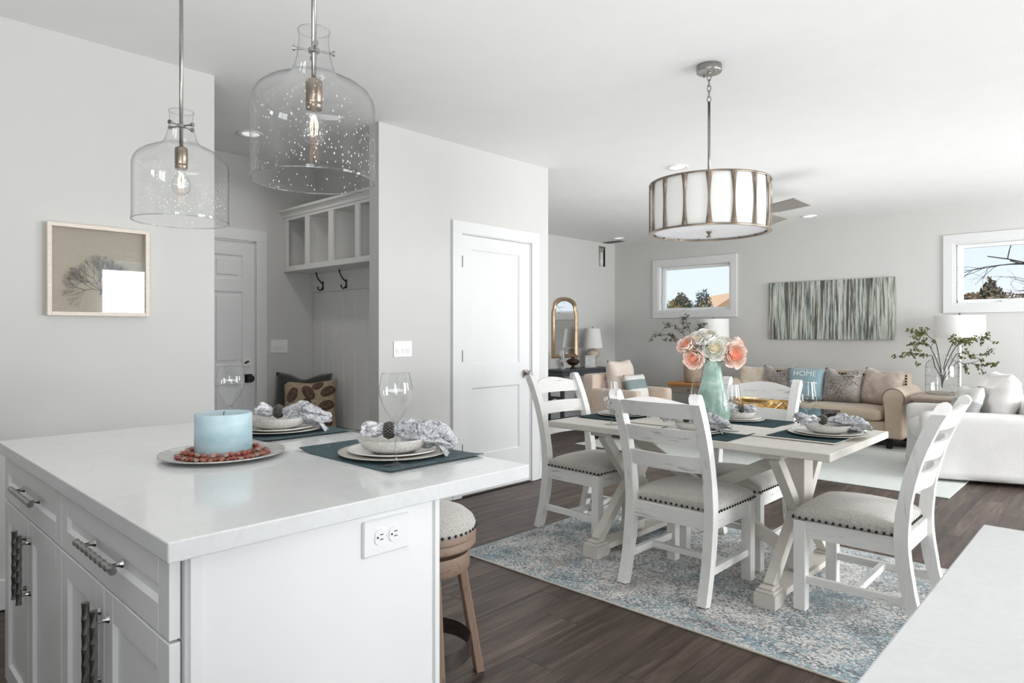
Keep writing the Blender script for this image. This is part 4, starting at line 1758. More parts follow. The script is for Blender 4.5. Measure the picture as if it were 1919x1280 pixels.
def setting(x, y, z, where, rot_nap, nap, pm, pm_xy, pm_rot, rc=.163, rp_=.136, rb=.108, pmname='dark teal woven placemat', off=(0, 0), zpm=0.0):
    pmo = obj('placemat', pm, None, loc=(pm_xy[0], pm_xy[1], z), rot=(0, 0, rad(pm_rot)))
    tagprops(pmo, pmname + ' ' + where, 'placemat', 'placemats')
    z0 = z + .0026 + zpm
    bm = B(); lathe(bm, plate_prof(rc, .013), 56, cap=False)
    tagprops(obj('charger_plate', bm, M['charger'], smooth=True, loc=(x, y, z0)), 'champagne charger plate, lowest plate ' + where, 'plate', 'charger plates')
    bm = B(); lathe(bm, plate_prof(rp_, .016), 56, cap=False)
    tagprops(obj('dinner_plate', bm, M['china'], smooth=True, loc=(x, y, z0 + .0042)), 'cream dinner plate under the bowl ' + where, 'plate', 'dinner plates')
    bm = B()
    lathe(bm, [(0, .005), (rb * .5, .006), (rb * .8, .018), (rb - .002, .043), (rb, .044), (rb + .001, .042), (rb * .84, .014), (rb * .55, .001), (0, 0)], 48, cap=False)
    tagprops(obj('soup_bowl', bm, M['stoneware'], smooth=True, loc=(x, y, z0 + .0086)), 'speckled grey bowl on the plates ' + where, 'bowl', 'bowls')
    zn = z0 + .0086 + .062
    n_ = obj('napkin', nap, None, loc=(x + off[0], y + off[1], zn), rot=(0, rad(3), rad(rot_nap)))
    tagprops(n_, 'grey and white paisley napkin gathered through a ring ' + where, 'napkin', 'paisley napkins')
    r_ = obj('napkin_ring', RINGM, None, loc=(x + off[0], y + off[1], zn), rot=(0, rad(3), rad(rot_nap)))
    tagprops(r_, 'dark beaded napkin ring round the napkin ' + where, 'napkin ring', 'beaded napkin rings')


CT = .9145
setting(-1.62, 1.192, CT, 'nearest on the island', 43, NAP[0], PM_I, (-1.645, 1.195), 0, pmname='dark teal glitter placemat', off=(-.012, -.008))
setting(-2.325, 1.185, CT, 'on the island behind the candle', 50, NAP[1], PM_I, (-2.345, 1.205), 0, pmname='dark teal glitter placemat')


def wine_glass(label, loc, H, prof, group):
    t = thing('wine_glass', label, 'wine glass', loc, 0, group)
    bm = B(); lathe(bm, prof, 40, cap=False)
    bo = obj('glass_bowl', bm, M['glass'], t, smooth=True)
    r, z = prof[-1]
    bm = B(); tube(bm, [(r * cos(2 * pi * k / 40), r * sin(2 * pi * k / 40), z) for k in range(40)], .0008, 5, closed=True)
    obj('glass_rim', bm, M['rim'], bo, smooth=True)
    zb_ = prof[0][1]
    bm = B()
    lathe(bm, [(.0085, .006), (.005, .014), (.0038, .03), (.0036, zb_ * .6), (.0042, zb_ - .012), (.008, zb_ + .002)], 16, cap=False)
    obj('glass_stem', bm, M['stemglass'], t, smooth=True)
    bm = B()
    lathe(bm, [(0, .0006), (.038, .0006), (.0385, .0012), (.038, .0018), (.02, .0038), (.0085, .006), (0, .0062)], 40, cap=False)
    obj('glass_foot', bm, M['footglass'], t, smooth=True)
    return t


M['stemglass'] = thin_glass('stem_glass', (.88, .90, .90), (.55, .60, .62), spec=1.5)
PROF_I = [(0, .118), (.006, .119), (.016, .130), (.030, .152), (.041, .175), (.0455, .197), (.0450, .215), (.041, .236), (.0375, .252)]
PROF_T = [(0, .082), (.012, .084), (.028, .095), (.041, .116), (.047, .140), (.0478, .160), (.045, .190), (.0405, .222), (.038, .246)]
g = wine_glass('tall clear wine glass on the corner of the nearer teal placemat, island', (-1.475, 1.092, CT + .003), .252, PROF_I, 'wine glasses on the island')
dup(g, (-2.232, .965, CT), 0, 'clear wine glass on the island just behind the blue candle')

# candle on a silver plate with glass pebbles
cx, cy = -1.964, .827
bm = B()
lathe(bm, [(0, .004), (.11, .004), (.125, .006), (.170, .015), (.173, .016), (.173, .012), (.12, .001), (0, 0)], 64, cap=False)
sp = simple('pewter_plate', (196, 195, 192), .3, .55, var=.18, scale=60, bmp=.35, bscale=55)
tagprops(obj('candle_plate', bm, sp, smooth=True, loc=(cx, cy, CT)), 'round pewter plate with patterned rim under the blue candle', 'plate')


def candle_mat():
    m, nt, b = newmat('blue_candle_wax')
    vec = coord(nt)
    f = noise(nt, coord(nt, (1, 1, 1.6)), 16, 5, .65)
    g_ = noise(nt, coord(nt, (1, 1, 5)), 5, 3)
    c = ramp(nt, f, [(.3, srgb(152, 182, 193)), (.5, srgb(176, 201, 209)), (.72, srgb(197, 215, 221))])
    nt.links.new(mixc(nt, .4, c, ramp(nt, g_, [(.35, srgb(156, 184, 191)), (.65, srgb(190, 209, 217))])), b.inputs['Base Color'])
    b.inputs['Roughness'].default_value = .45
    b.inputs['Subsurface Weight'].default_value = .1
    b.inputs['Subsurface Radius'].default_value = (.01, .01, .01)
    return m


t = thing('pillar_candle', 'wide pale blue pillar candle on a pewter plate of rust pebbles', 'candle', (cx + .004, cy, CT + .0045))
bm = B()
lathe(bm, [(0, 0), (.077, 0), (.079, .003), (.079, .122), (.0775, .1255), (.074, .1245), (.06, .121), (.02, .119), (0, .1185)], 56, cap=False)
obj('candle_body', bm, candle_mat(), t, angle=50)
bm = B(); tube(bm, [(0, 0, .117), (.001, 0, .125), (.003, .001, .130)], .0012, 6)
obj('candle_wick', bm, M['black'], t)

pm_ = []
for (c, r, tr) in (((186, 98, 76), .12, .3), ((206, 130, 108), .1, .35), ((160, 86, 70), .15, .3), ((226, 186, 170), .08, .5)):
    m, nt, b = newmat('rust_glass_pebble')
    nt.links.new(ramp(nt, noise(nt, coord(nt), 60, 2), [(.3, tuple(q * .7 for q in srgb(*c)[:3]) + (1,)), (.7, srgb(*c))]), b.inputs['Base Color'])
    b.inputs['Roughness'].default_value = r
    b.inputs['Transmission Weight'].default_value = tr
    pm_.append(m)
pebs = []
rp2 = random.Random(21)
for m in pm_:
    bm = B()
    r_ = bmesh.ops.create_icosphere(bm, subdivisions=2, radius=1)
    for v in bm.verts:
        v.co *= 1 + rp2.uniform(-.10, .10)
        v.co.z *= .72
    pebs.append(mesh_of('glass_pebble', bm, m, smooth=True))
cnt = 0
for layer, (r0, r1, n_, z) in enumerate(((.0885, .0885, 40, .0135), (.103, .103, 44, .0125), (.114, .124, 44, .0130), (.094, .104, 36, .0235))):
    for k in range(n_):
        a = 2 * pi * (k + rp2.uniform(-.25, .25)) / n_
        r = rp2.uniform(r0, r1)
        s = rp2.uniform(.0066, .0096)
        o = obj('glass_pebble', pebs[rp2.randrange(4)], None, loc=(cx + .004 + r * cos(a), cy + r * sin(a), CT + z - .0025), rot=(rp2.uniform(-.4, .4), rp2.uniform(-.4, .4), rp2.uniform(0, 6)))
        o.scale = (s * 1.15, s, s)
        tagprops(o, 'small rust-coloured glass pebble heaped round the blue candle', 'pebble', 'rust glass pebbles round the candle')

# ------------------------------------------------------------------ on the dining table
TT = .7605
# linen runner along the table, its right end folded in layers
bm = B()
box(bm, -2.44, -1.02, 3.245, 3.70, TT, TT + .003, .001)
box(bm, -1.36, -1.012, 3.238, 3.66, TT + .003, TT + .0065, .001)
bmesh.ops.subdivide_edges(bm, edges=[e for e in bm.edges if e.calc_length() > .3], cuts=8)
rn = obj('table_runner', bm, M['runner'])
tagprops(rn, 'cream linen runner lying along the middle of the dining table', 'table runner')
bm = B()
tube(bm, [(-2.43, 3.2447, TT + .0015), (-1.03, 3.2447, TT + .0015)], .0014, 5)
obj('runner_hem', bm, simple('dark_hem', (120, 108, 94), .8), rn)
zt_ = TT + .0008
setting(-1.675, 3.135, TT, 'at near side of dining table', 28, NAP[3], PM_T, (-1.65, 3.155), 0, rc=.150, rp_=.13, rb=.095, off=(-.04, 0.0), zpm=.002)
setting(-1.135, 3.505, TT + .0068, 'at right end of dining table', 38, NAP[3], PM_T, (-1.18, 3.49), 90, rc=.185, rp_=.165, rb=.11, off=(-.02, .0))
setting(-2.33, 3.47, TT + .0032, 'at left end of dining table', 20, NAP[0], PM_T, (-2.345, 3.45), 90, rc=.163, rp_=.14, rb=.105, off=(-.02, .0))
setting(-1.71, 3.74, TT + .0032, 'at far side of dining table', 200, NAP[0], PM_T, (-1.66, 3.735), 0, rc=.15, rp_=.13, rb=.10, off=(.02, 0))
for i, (lab, x, y, z) in enumerate((
        ('clear wine glass on the dining table beside left place setting', -2.165, 3.10, TT + .0002),
        ('clear wine glass just right of the green vase', -1.545, 3.305, TT + .004),
        ('clear wine glass standing behind the right-hand place setting', -1.345, 3.835, TT + .0002),
        ('clear wine glass half hidden behind left side of the green vase', -1.865, 3.565, TT + .0034))):
    if i == 0: gt = wine_glass(lab, (x, y, z), .246, PROF_T, 'wine glasses on the dining table')
    else: dup(gt, (x, y, z), 0, lab)


def vase_mat():
    m, nt, b = newmat('sea_green_frosted_glass')
    vec = coord(nt)
    f = noise(nt, vec, 14, 5, .65, .5)
    g_ = noise(nt, coord(nt, loc=(4, 1, 2)), 22, 4)
    c = ramp(nt, f, [(.28, srgb(122, 156, 140)), (.5, srgb(158, 188, 176)), (.72, srgb(204, 218, 212))])
    spots = ramp(nt, g_, [(.66, (0, 0, 0, 1)), (.74, (1, 1, 1, 1))])
    nt.links.new(mixc(nt, spots, c, srgb(92, 122, 116)), b.inputs['Base Color'])
    b.inputs['Roughness'].default_value = .28
    b.inputs['Transmission Weight'].default_value = .15
    b.inputs['Subsurface Weight'].default_value = .15
    b.inputs['Subsurface Radius'].default_value = (.02, .03, .025)
    return m


vx, vy = -1.70, 3.40
bm = B()
lathe(bm, [(0, .0005), (.060, .0005), (.072, .006), (.085, .03), (.092, .07), (.090, .11), (.080, .165), (.066, .225), (.053, .28), (.042, .335), (.037, .362), (.0375, .368), (.034, .368), (.034, .362), (.039, .335), (.05, .28), (.06, .225)], 48, cap=False)
tagprops(obj('flower_vase', bm, vase_mat(), smooth=True, loc=(vx, vy, TT + .0034)), 'sea-green frosted glass vase of roses in the middle of the dining table', 'vase')


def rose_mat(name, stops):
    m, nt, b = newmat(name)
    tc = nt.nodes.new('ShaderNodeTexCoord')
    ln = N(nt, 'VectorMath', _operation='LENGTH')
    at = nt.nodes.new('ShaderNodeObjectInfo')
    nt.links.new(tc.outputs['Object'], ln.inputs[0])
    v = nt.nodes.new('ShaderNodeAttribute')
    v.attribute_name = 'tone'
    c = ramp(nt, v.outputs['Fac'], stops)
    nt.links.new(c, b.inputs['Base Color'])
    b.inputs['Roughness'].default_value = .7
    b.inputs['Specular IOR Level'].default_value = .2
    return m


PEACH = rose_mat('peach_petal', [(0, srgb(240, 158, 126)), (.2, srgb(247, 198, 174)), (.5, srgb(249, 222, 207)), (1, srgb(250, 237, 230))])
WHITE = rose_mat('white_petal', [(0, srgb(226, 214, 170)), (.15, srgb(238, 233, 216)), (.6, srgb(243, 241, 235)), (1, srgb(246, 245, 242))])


def petal_mesh(R, th, wid, lip, mat, tone):
    bm = B()
    lay = bm.verts.layers.float.new('tone')
    nu, nv = 7, 6

    def f(u, v):
        a = (u - .5) * 2
        w = wid * (1 - .55 * v ** 5 * a * a)
        vv = v * (1 - .10 * a * a) 
        r = R * sin(vv * th) + lip * R * vv ** 5
        z = R * (1 - cos(vv * th)) * .95 - lip * .35 * R * vv ** 8
        r *= 1 + .03 * sin(5 * a + 3 * v)
        return V((r * cos(a * w), r * sin(a * w), z))
    g_ = surf(bm, f, nu, nv)
    for i in range(nu):
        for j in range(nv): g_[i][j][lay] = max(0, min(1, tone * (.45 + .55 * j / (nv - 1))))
    me = mesh_of('petal', bm, mat, smooth=True)
    return me


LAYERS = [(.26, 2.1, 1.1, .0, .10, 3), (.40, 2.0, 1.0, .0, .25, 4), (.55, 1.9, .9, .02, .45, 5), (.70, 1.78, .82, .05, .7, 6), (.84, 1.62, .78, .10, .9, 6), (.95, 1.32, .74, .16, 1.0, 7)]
LIFT = [.52, .40, .28, .15, .03, -.06]
PET = {}
for nm, mt in (('p', PEACH), ('w', WHITE)):
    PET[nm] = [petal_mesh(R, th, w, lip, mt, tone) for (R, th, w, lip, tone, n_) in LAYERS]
M['stem'] = simple('green_stem', (78, 104, 62), .6, var=.2, scale=40)
M['leafgreen'] = simple('dark_leaf', (60, 84, 52), .55, var=.3, scale=30)
rr_ = random.Random(5)
THD = rad(43.4885)
RV, FV = V((cos(THD), sin(THD), 0)), V((-sin(THD), cos(THD), 0))
VC = V((vx, vy, 0))


def rose(label, kind, dx, z, dd, r, tilt):
    """dx along the view's right, dd towards the room's depth; tilt = direction the bloom faces"""
    p = VC + RV * dx + FV * dd + V((0, 0, z))
    t = thing('rose', label, 'flower', p, 0, 'silk roses in the green vase')
    d = (RV * tilt[0] + V((0, 0, tilt[1])) - FV * tilt[2]).normalized()
    q = V((0, 0, 1)).rotation_difference(d)
    t.rotation_euler = q.to_euler()
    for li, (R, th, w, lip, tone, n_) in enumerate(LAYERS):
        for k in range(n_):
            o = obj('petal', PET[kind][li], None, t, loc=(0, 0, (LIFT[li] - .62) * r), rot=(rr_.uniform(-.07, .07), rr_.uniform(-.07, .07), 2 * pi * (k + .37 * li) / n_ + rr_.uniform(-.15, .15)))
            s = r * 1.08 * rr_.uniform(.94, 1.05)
            o.scale = (s, s, s)
    inv = t.rotation_euler.to_matrix().inverted()
    neck = V((vx, vy, TT + .355)) + RV * (dx * .16) + FV * (dd * .16)
    base = V((vx, vy, TT + .20)) - RV * dx * .25
    pts = [inv @ (w_ - p) for w_ in (p - d * .58 * r, p * .5 + neck * .5 - V((0, 0, .01)), neck, base)]
    bm = B(); tube(bm, pts, .003, 6)
    obj('rose_stem', bm, M['stem'], t, smooth=True)
    bm = B()
    for k in range(5):
        a = 2 * pi * k / 5
        l = [bm.verts.new((.2 * r * cos(a - .3), .2 * r * sin(a - .3), -.60 * r)), bm.verts.new((.2 * r * cos(a + .3), .2 * r * sin(a + .3), -.60 * r)), bm.verts.new((.62 * r * cos(a), .62 * r * sin(a), -.52 * r))]
        bm.faces.new(l)
    obj('sepals', bm, M['leafgreen'], t)


rose('large white rose at the centre front of the bouquet', 'w', -.006, 1.193, -.065, .060, (.0, .25, 1))
rose('white rose at the back left of the bouquet beside peach bud', 'w', -.083, 1.245, -.005, .056, (-.3, .7, .6))
rose('white rose on top of the bouquet', 'w', -.028, 1.262, .015, .060, (-.05, 1, .5))
rose('white rose at upper right of the bouquet behind the open peach rose', 'w', .080, 1.228, .03, .056, (.3, .8, .4))
rose('peach rosebud at far left of the bouquet', 'p', -.148, 1.214, -.02, .053, (-.7, .6, .5))
rose('peach and white rose drooping at lower left of the bouquet', 'p', -.118, 1.140, -.045, .056, (-.6, -.25, .7))
rose('open peach rose facing forward at right of the bouquet', 'p', .104, 1.160, -.055, .068, (.25, .0, 1))
rose('pale peach rose at far right edge of the bouquet', 'p', .148, 1.203, .01, .055, (.8, .4, .5))
bm = B()
for (dx, dz, ang, L) in ((-.10, 1.19, 2.6, .05), (-.075, 1.175, 3.4, .045), (-.07, 1.20, .4, .04)):
    o_ = RV * dx - FV * .05 + V((0, 0, dz))
    d = RV * cos(ang) + V((0, 0, sin(ang)))
    s = d.cross(FV).normalized()
    pts = [o_, o_ + d * L * .45 + s * L * .28, o_ + d * L, o_ + d * L * .45 - s * L * .28]
    bm.faces.new([bm.verts.new(p - V((0, 0, 1.15))) for p in pts])
tube(bm, [RV * -.085 - FV * .045 + V((0, 0, .03)), RV * -.03 - FV * .015 + V((0, 0, -.02)), V((0, 0, -.04)), V((0, 0, -.16))], .002, 6)
tagprops(obj('leaf_sprig', bm, M['leafgreen'], loc=(vx, vy, 1.15)), 'dark green leaf sprig between white and peach roses at left', 'foliage')
# ------------------------------------------------------------------ living room: sofa
SX = -2.93
t = thing('sofa', 'beige rolled-arm sofa with nailhead trim along the far wall', 'sofa', (SX, 8.48, .010))
so = t


def sb(x0, x1, y0, y1, z0, z1, r, puff=0.0, n=7):
    bm = B()
    rbox(bm, x0, x1, y0 - 8.48, y1 - 8.48, z0 - .01, z1 - .01, r, puff, n)
    return bm


obj('sofa_base', sb(-.93, .93, 8.06, 8.85, .125, .305, .02), M['sofa'], t, smooth=True)
for s in (-1, 1):
    obj('seat_cushion', sb(*(sorted((s * .004, s * .885))), 8.03, 8.74, .305, .435, .045, .02), M['sofa'], t, smooth=True)
bk = obj('sofa_back', sb(-1.01, 1.01, 8.70, 8.90, .13, .815, .03, .01), M['sofa'], t, smooth=True)
for s in (-1, 1):
    bm = B()
    pts = [(-.085, .115), (-.085, .46)]
    for k in range(15):
        a = pi + rad(38) - (pi + rad(76)) * k / 14
        pts.append((.112 * cos(a), .555 + .112 * sin(a)))
    pts += [(.085, .46), (.085, .115)]
    prism(bm, pts, lambda u, v, q: V((u + s * 1.005, q - 8.48, v)), 8.05, 8.88)
    es = [e for e in bm.edges if abs(e.verts[0].co.y - e.verts[1].co.y) < 1e-5]
    bmesh.ops.bevel(bm, geom=es, offset=.012, segments=2, affect='EDGES')
    ar = obj('sofa_arm', bm, M['sofa'], t, angle=50)
    bm = B()
    tube(bm, [(s * 1.005 + .109 * cos(pi + rad(38) - (pi + rad(76)) * k / 20), 8.052 - 8.48, .555 + .109 * sin(pi + rad(38) - (pi + rad(76)) * k / 20)) for k in range(21)], .005, 6)
    obj('arm_piping', bm, simple('sofa_piping', (128, 112, 98), .8) if s < 0 else bpy.data.materials['sofa_piping'], ar)
bm = B()
for k in range(58):
    ball(bm, (-.985 + 1.97 * k / 57, 8.692 - 8.48, .772), .012, 8, 5)
for s in (-1, 1):
    for k in range(1, 6): ball(bm, (s * .985, 8.691 - 8.48, .772 - .033 * k), .012, 8, 5)
obj('nailhead_trim', bm, M['darknail'], bk, kind='stuff')
bm = B()
for k in range(70): ball(bm, (-.92 + 1.84 * k / 69, 8.058 - 8.48, .125), .007, 6, 4)
obj('nailhead_trim', bm, M['darknail'], t, kind='stuff')
for sx in (-1, 1):
    for y in (8.11, 8.80):
        bm = B()
        beam(bm, (sx * .955, y - 8.48, 0), (sx * .955, y - 8.48, .115), .055, .055, bev=.003)
        obj('sofa_leg', bm, M['black'], t)


def velvet(name, c1, c2, scale=9, spots=None):
    m, nt, b = newmat(name)
    vec = coord(nt)
    f = noise(nt, vec, scale, 5, .65, .8)
    c = ramp(nt, f, [(.3, srgb(*c1)), (.7, srgb(*c2))])
    if spots:
        vo = N(nt, 'TexVoronoi', Scale=60)
        nt.links.new(coord(nt, (1, 1, .8)), vo.inputs['Vector'])
        sp_ = ramp(nt, vo.outputs['Distance'], [(.36, (1, 1, 1, 1)), (.48, (0, 0, 0, 1))])
        sel = ramp(nt, noise(nt, coord(nt, (1, 1, 1), loc=(2, 3, 1)), 3.5, 2), [(.36, (0, 0, 0, 1)), (.56, (1, 1, 1, 1))])
        c = mixc(nt, mixc(nt, 1.0, sp_, sel, 'MULTIPLY'), c, srgb(*spots))
    nt.links.new(c, b.inputs['Base Color'])
    b.inputs['Roughness'].default_value = .6
    b.inputs['Sheen Weight'].default_value = .6
    return m


def sofa_pillow(label, x, y, w, h, tk, mat, chop, seed, lean=-16, yaw=0, z=.452, roll=0):
    o = obj('throw_pillow', pillow(w, h, tk, chop, seed=seed), mat, smooth=True, loc=(x, y, z), rot=(rad(lean), rad(roll), rad(yaw)))
    return tagprops(o, label, 'pillow', None)


snake = velvet('snake_print_velvet', (132, 122, 116), (182, 174, 168), 5, (70, 62, 60))
sofa_pillow('cream fluffy throw pillow at the left end of the beige sofa', -3.69, 8.55, .42, .40, .16, velvet('cream_plush', (200, 186, 166), (222, 211, 196), 30), .02, 4, -14, 10)
sofa_pillow('grey spotted chop-top pillow left of the blue HOME pillow', -3.37, 8.50, .44, .42, .16, snake, .22, 5, -16, -4)
hp = sofa_pillow('pale blue throw pillow printed HOME with an arrow and fringed edge', -2.985, 8.40, .43, .40, .15, fabric('sky_blue_canvas', (150, 178, 188), .10, 260), .0, 6, -15, 3)
pl4 = sofa_pillow('grey spotted chop-top pillow right of the blue HOME pillow', -2.58, 8.42, .45, .42, .17, snake, .22, 7, -17, -6)
sofa_pillow('shimmering taupe velvet pillow against the right arm of the sofa', -2.18, 8.44, .46, .43, .17, velvet('taupe_velvet', (160, 140, 124), (212, 198, 184), 7), .12, 9, -18, -12, roll=4)
# print on the HOME pillow: lettering and arrow follow the pillow front
white_ink = simple('white_ink', (236, 240, 240), .8)


def front_y(x, z, w=.43, h=.40, tk=.15):
    a, b_ = max(-1, min(1, x / (w / 2))), max(-1, min(1, z / (h / 2) - 1))
    return -tk / 2 * max((1 - a ** 4) * (1 - b_ ** 4), 0) ** .55 - .008


def text_mesh(s, size, cx, cz, mat, name, parent, fn):
    cu = bpy.data.curves.new(name, 'FONT')
    cu.body = s
    cu.size = size
    cu.align_x = 'CENTER'
    cu.align_y = 'CENTER'
    cu.resolution_u = 3
    to = bpy.data.objects.new(name + '_curve', cu)
    COL.objects.link(to)
    dg = bpy.context.evaluated_depsgraph_get()
    dg.update()
    me = bpy.data.meshes.new_from_object(to.evaluated_get(dg))
    bpy.data.objects.remove(to)
    bpy.data.curves.remove(cu)
    bm = bmesh.new()
    bm.from_mesh(me)
    bpy.data.meshes.remove(me)
    bmesh.ops.triangulate(bm, faces=bm.faces)
    bmesh.ops.subdivide_edges(bm, edges=[e for e in bm.edges if e.calc_length() > size * .3], cuts=2)
    for v in bm.verts:
        x, z = v.co.x + cx, v.co.y + cz
        v.co = V((x, fn(x, z), z))
    return obj(name, bm, mat, parent)


text_mesh('HOME', .098, 0, .315, white_ink, 'home_lettering', hp, front_y)
bm = B()


def ink_line(pts, w):
    for (x0, z0), (x1, z1) in zip(pts, pts[1:]):
        d = V((x1 - x0, z1 - z0))
        n_ = V((-d.y, d.x)).normalized() * w / 2
        for q in range(3):
            a0, a1 = q / 3, (q + 1) / 3
            qs = []
            for (u, sg) in ((a0, 1), (a1, 1), (a1, -1), (a0, -1)):
                x, z = x0 + d.x * u + n_.x * sg, z0 + d.y * u + n_.y * sg
                qs.append(bm.verts.new((x, front_y(x, z), z)))
            bm.faces.new(qs)


ink_line([(-.17, .215), (.14, .205)], .006)
ink_line([(.115, .225), (.15, .205), (.115, .185)], .008)
for k in range(3): ink_line([(-.17 + k * .014, .228), (-.158 + k * .014, .215), (-.17 + k * .014, .202)], .004)
obj('arrow_print', bm, white_ink, hp)
bm = B()
rf = random.Random(2)
for k in range(60):
    x = -.21 + .42 * k / 59
    beam(bm, (x, 0, .388), (x + rf.uniform(-.006, .006), rf.uniform(-.008, .004), .388 + rf.uniform(.012, .026)), .003, .003)
obj('pillow_fringe', bm, fabric('fringe_thread', (166, 190, 198), .1, 200), hp, kind='stuff')

# ------------------------------------------------------------------ canvas art
def art_mat():
    m, nt, b = newmat('striped_abstract_paint')
    n1 = noise(nt, coord(nt, (1, 1, .04)), 10, 5, .6)
    n2 = noise(nt, coord(nt, (1, 1, .05), loc=(5, 0, 1)), 7.5, 3, .6)
    n3 = noise(nt, coord(nt, (1, 1, .06)), 60, 3, .7)
    pal = ramp(nt, n1, [(.38, srgb(36, 40, 40)), (.425, srgb(92, 86, 74)), (.455, srgb(186, 196, 186)), (.495, srgb(224, 222, 212)), (.525, srgb(132, 156, 150)), (.555, srgb(48, 48, 44)), (.60, srgb(214, 214, 206))])
    pal2 = ramp(nt, n2, [(.34, srgb(60, 64, 64)), (.44, srgb(150, 164, 156)), (.52, srgb(212, 210, 200)), (.58, srgb(132, 104, 78)), (.63, srgb(94, 150, 156))])
    c = mixc(nt, .2, pal, pal2)
    lines = ramp(nt, n3, [(.36, (.22, .22, .21, 1)), (.46, (.85, .85, .85, 1)), (.60, (1, 1, 1, 1)), (.66, (1.25, 1.25, 1.2, 1))])
    c = mixc(nt, .8, c, lines, 'MULTIPLY')
    nt.links.new(c, b.inputs['Base Color'])
    b.inputs['Roughness'].default_value = .55
    bump(nt, b, n3, .2, .003)
    return m


t = thing('canvas_painting', 'wide abstract canvas of vertical grey, sage and brown stripes above the sofa', 'painting', (-2.935, 9.12, 1.582))
bm = B(); box(bm, -.778, .778, -.02, .018, -.388, .388, .004, 2)
obj('painted_canvas', bm, art_mat(), t)

# ------------------------------------------------------------------ end tables, lamps, jug
def end_table(label, x0, x1, y0, y1, h, mat_top, mat_body):
    cx, cy = (x0 + x1) / 2, (y0 + y1) / 2
    a, d = (x1 - x0) / 2, (y1 - y0) / 2
    t = thing('end_table', label, 'side table', (cx, cy, 0))
    bm = B()
    box(bm, -a, a, -d, d, h - .03, h, .006, 2)
    box(bm, -a + .012, a - .012, -d + .012, d - .012, h - .048, h - .03, .004)
    obj('tabletop', bm, mat_top, t)
    bm = B(); box(bm, -a + .03, a - .03, -d + .03, d - .03, h - .15, h - .048, .002)
    obj('apron', bm, mat_body, t)
    bm = B()
    box(bm, -a + .07, a - .07, -d + .022, -d + .03, h - .138, h - .06, .002)
    dr = obj('drawer', bm, mat_body, t)
    bm = B(); ball(bm, (0, -d + .012, h - .10), .012)
    obj('knob', bm, M['darkmetal'], dr, smooth=True)
    for sx in (-1, 1):
        for sy in (-1, 1):
            bm = B(); beam(bm, (sx * (a - .055), sy * (d - .055), h - .14), (sx * (a - .05), sy * (d - .05), 0), .04, .04, bev=.003)
            obj('leg', bm, mat_body, t)
    bm = B(); box(bm, -a + .05, a - .05, -d + .05, d - .05, .16, .18, .002)
    obj('shelf', bm, mat_top, t)
    return t


weath = wood('weathered_taupe_wood', (176, 160, 146), (120, 104, 92), 0, .5)
end_table('weathered taupe end table between sofa and white armchair', -1.74, -1.17, 7.93, 8.80, .615, weath, weath)
honey = wood('honey_wood', (196, 138, 84), (150, 96, 54), 0, .4)
end_table('honey wood end table left of the sofa under the left lamp', -4.74, -4.10, 8.12, 8.88, .60, honey, simple('taupe_body', (150, 142, 130), .6))


def shade_lamp(label, loc, r, z0, z1, h0, base_fn):
    """loc z = top of the table; z0,z1 world heights of the shade"""
    t = thing('table_lamp', label, 'lamp', loc)
    zb, zt = z0 - loc[2], z1 - loc[2]
    bm = B()
    lathe(bm, [(r, zb), (r * h0, zt), (r * h0 - .004, zt), (r - .004, zb), (r, zb)], 40, cap=False)
    obj('lamp_shade', bm, M['shade'], t, angle=40)
    bm = B()
    cyl(bm, (0, 0, zb - .06), (0, 0, zt + .012), .005, seg=8)
    for k in range(3):
        a = 2 * pi * k / 3
        beam(bm, (0, 0, zt - .01), (r * h0 * .99 * cos(a), r * h0 * .99 * sin(a), zt - .01), .004, .004)
    ball(bm, (0, 0, zt + .02), .012, 8, 6)
    obj('shade_harp', bm, M['nickel'], t, angle=40)
    base_fn(t, zb)
    return t


def acrylic_base(t, zb):
    bm = B()
    lathe(bm, [(0, .0005), (.075, .0005), (.075, .02), (.02, .024), (.018, .03), (.018, zb - .07), (.012, zb - .05), (.008, zb - .04), (0, zb - .04)], 24, cap=False)
    obj('lamp_base', bm, simple('pearl_white_base', (226, 226, 224), .2, 0) if 'pearl_white_base' not in bpy.data.materials else bpy.data.materials['pearl_white_base'], t, angle=40)


shade_lamp('table lamp with wide white drum shade, right of the sofa behind the jug', (-1.43, 8.72, .616), .243, 1.227, 1.473, .985, acrylic_base)
shade_lamp('table lamp with white drum shade at left, behind the rose bouquet', (-4.32, 8.66, .601), .215, 1.20, 1.475, .985, acrylic_base)


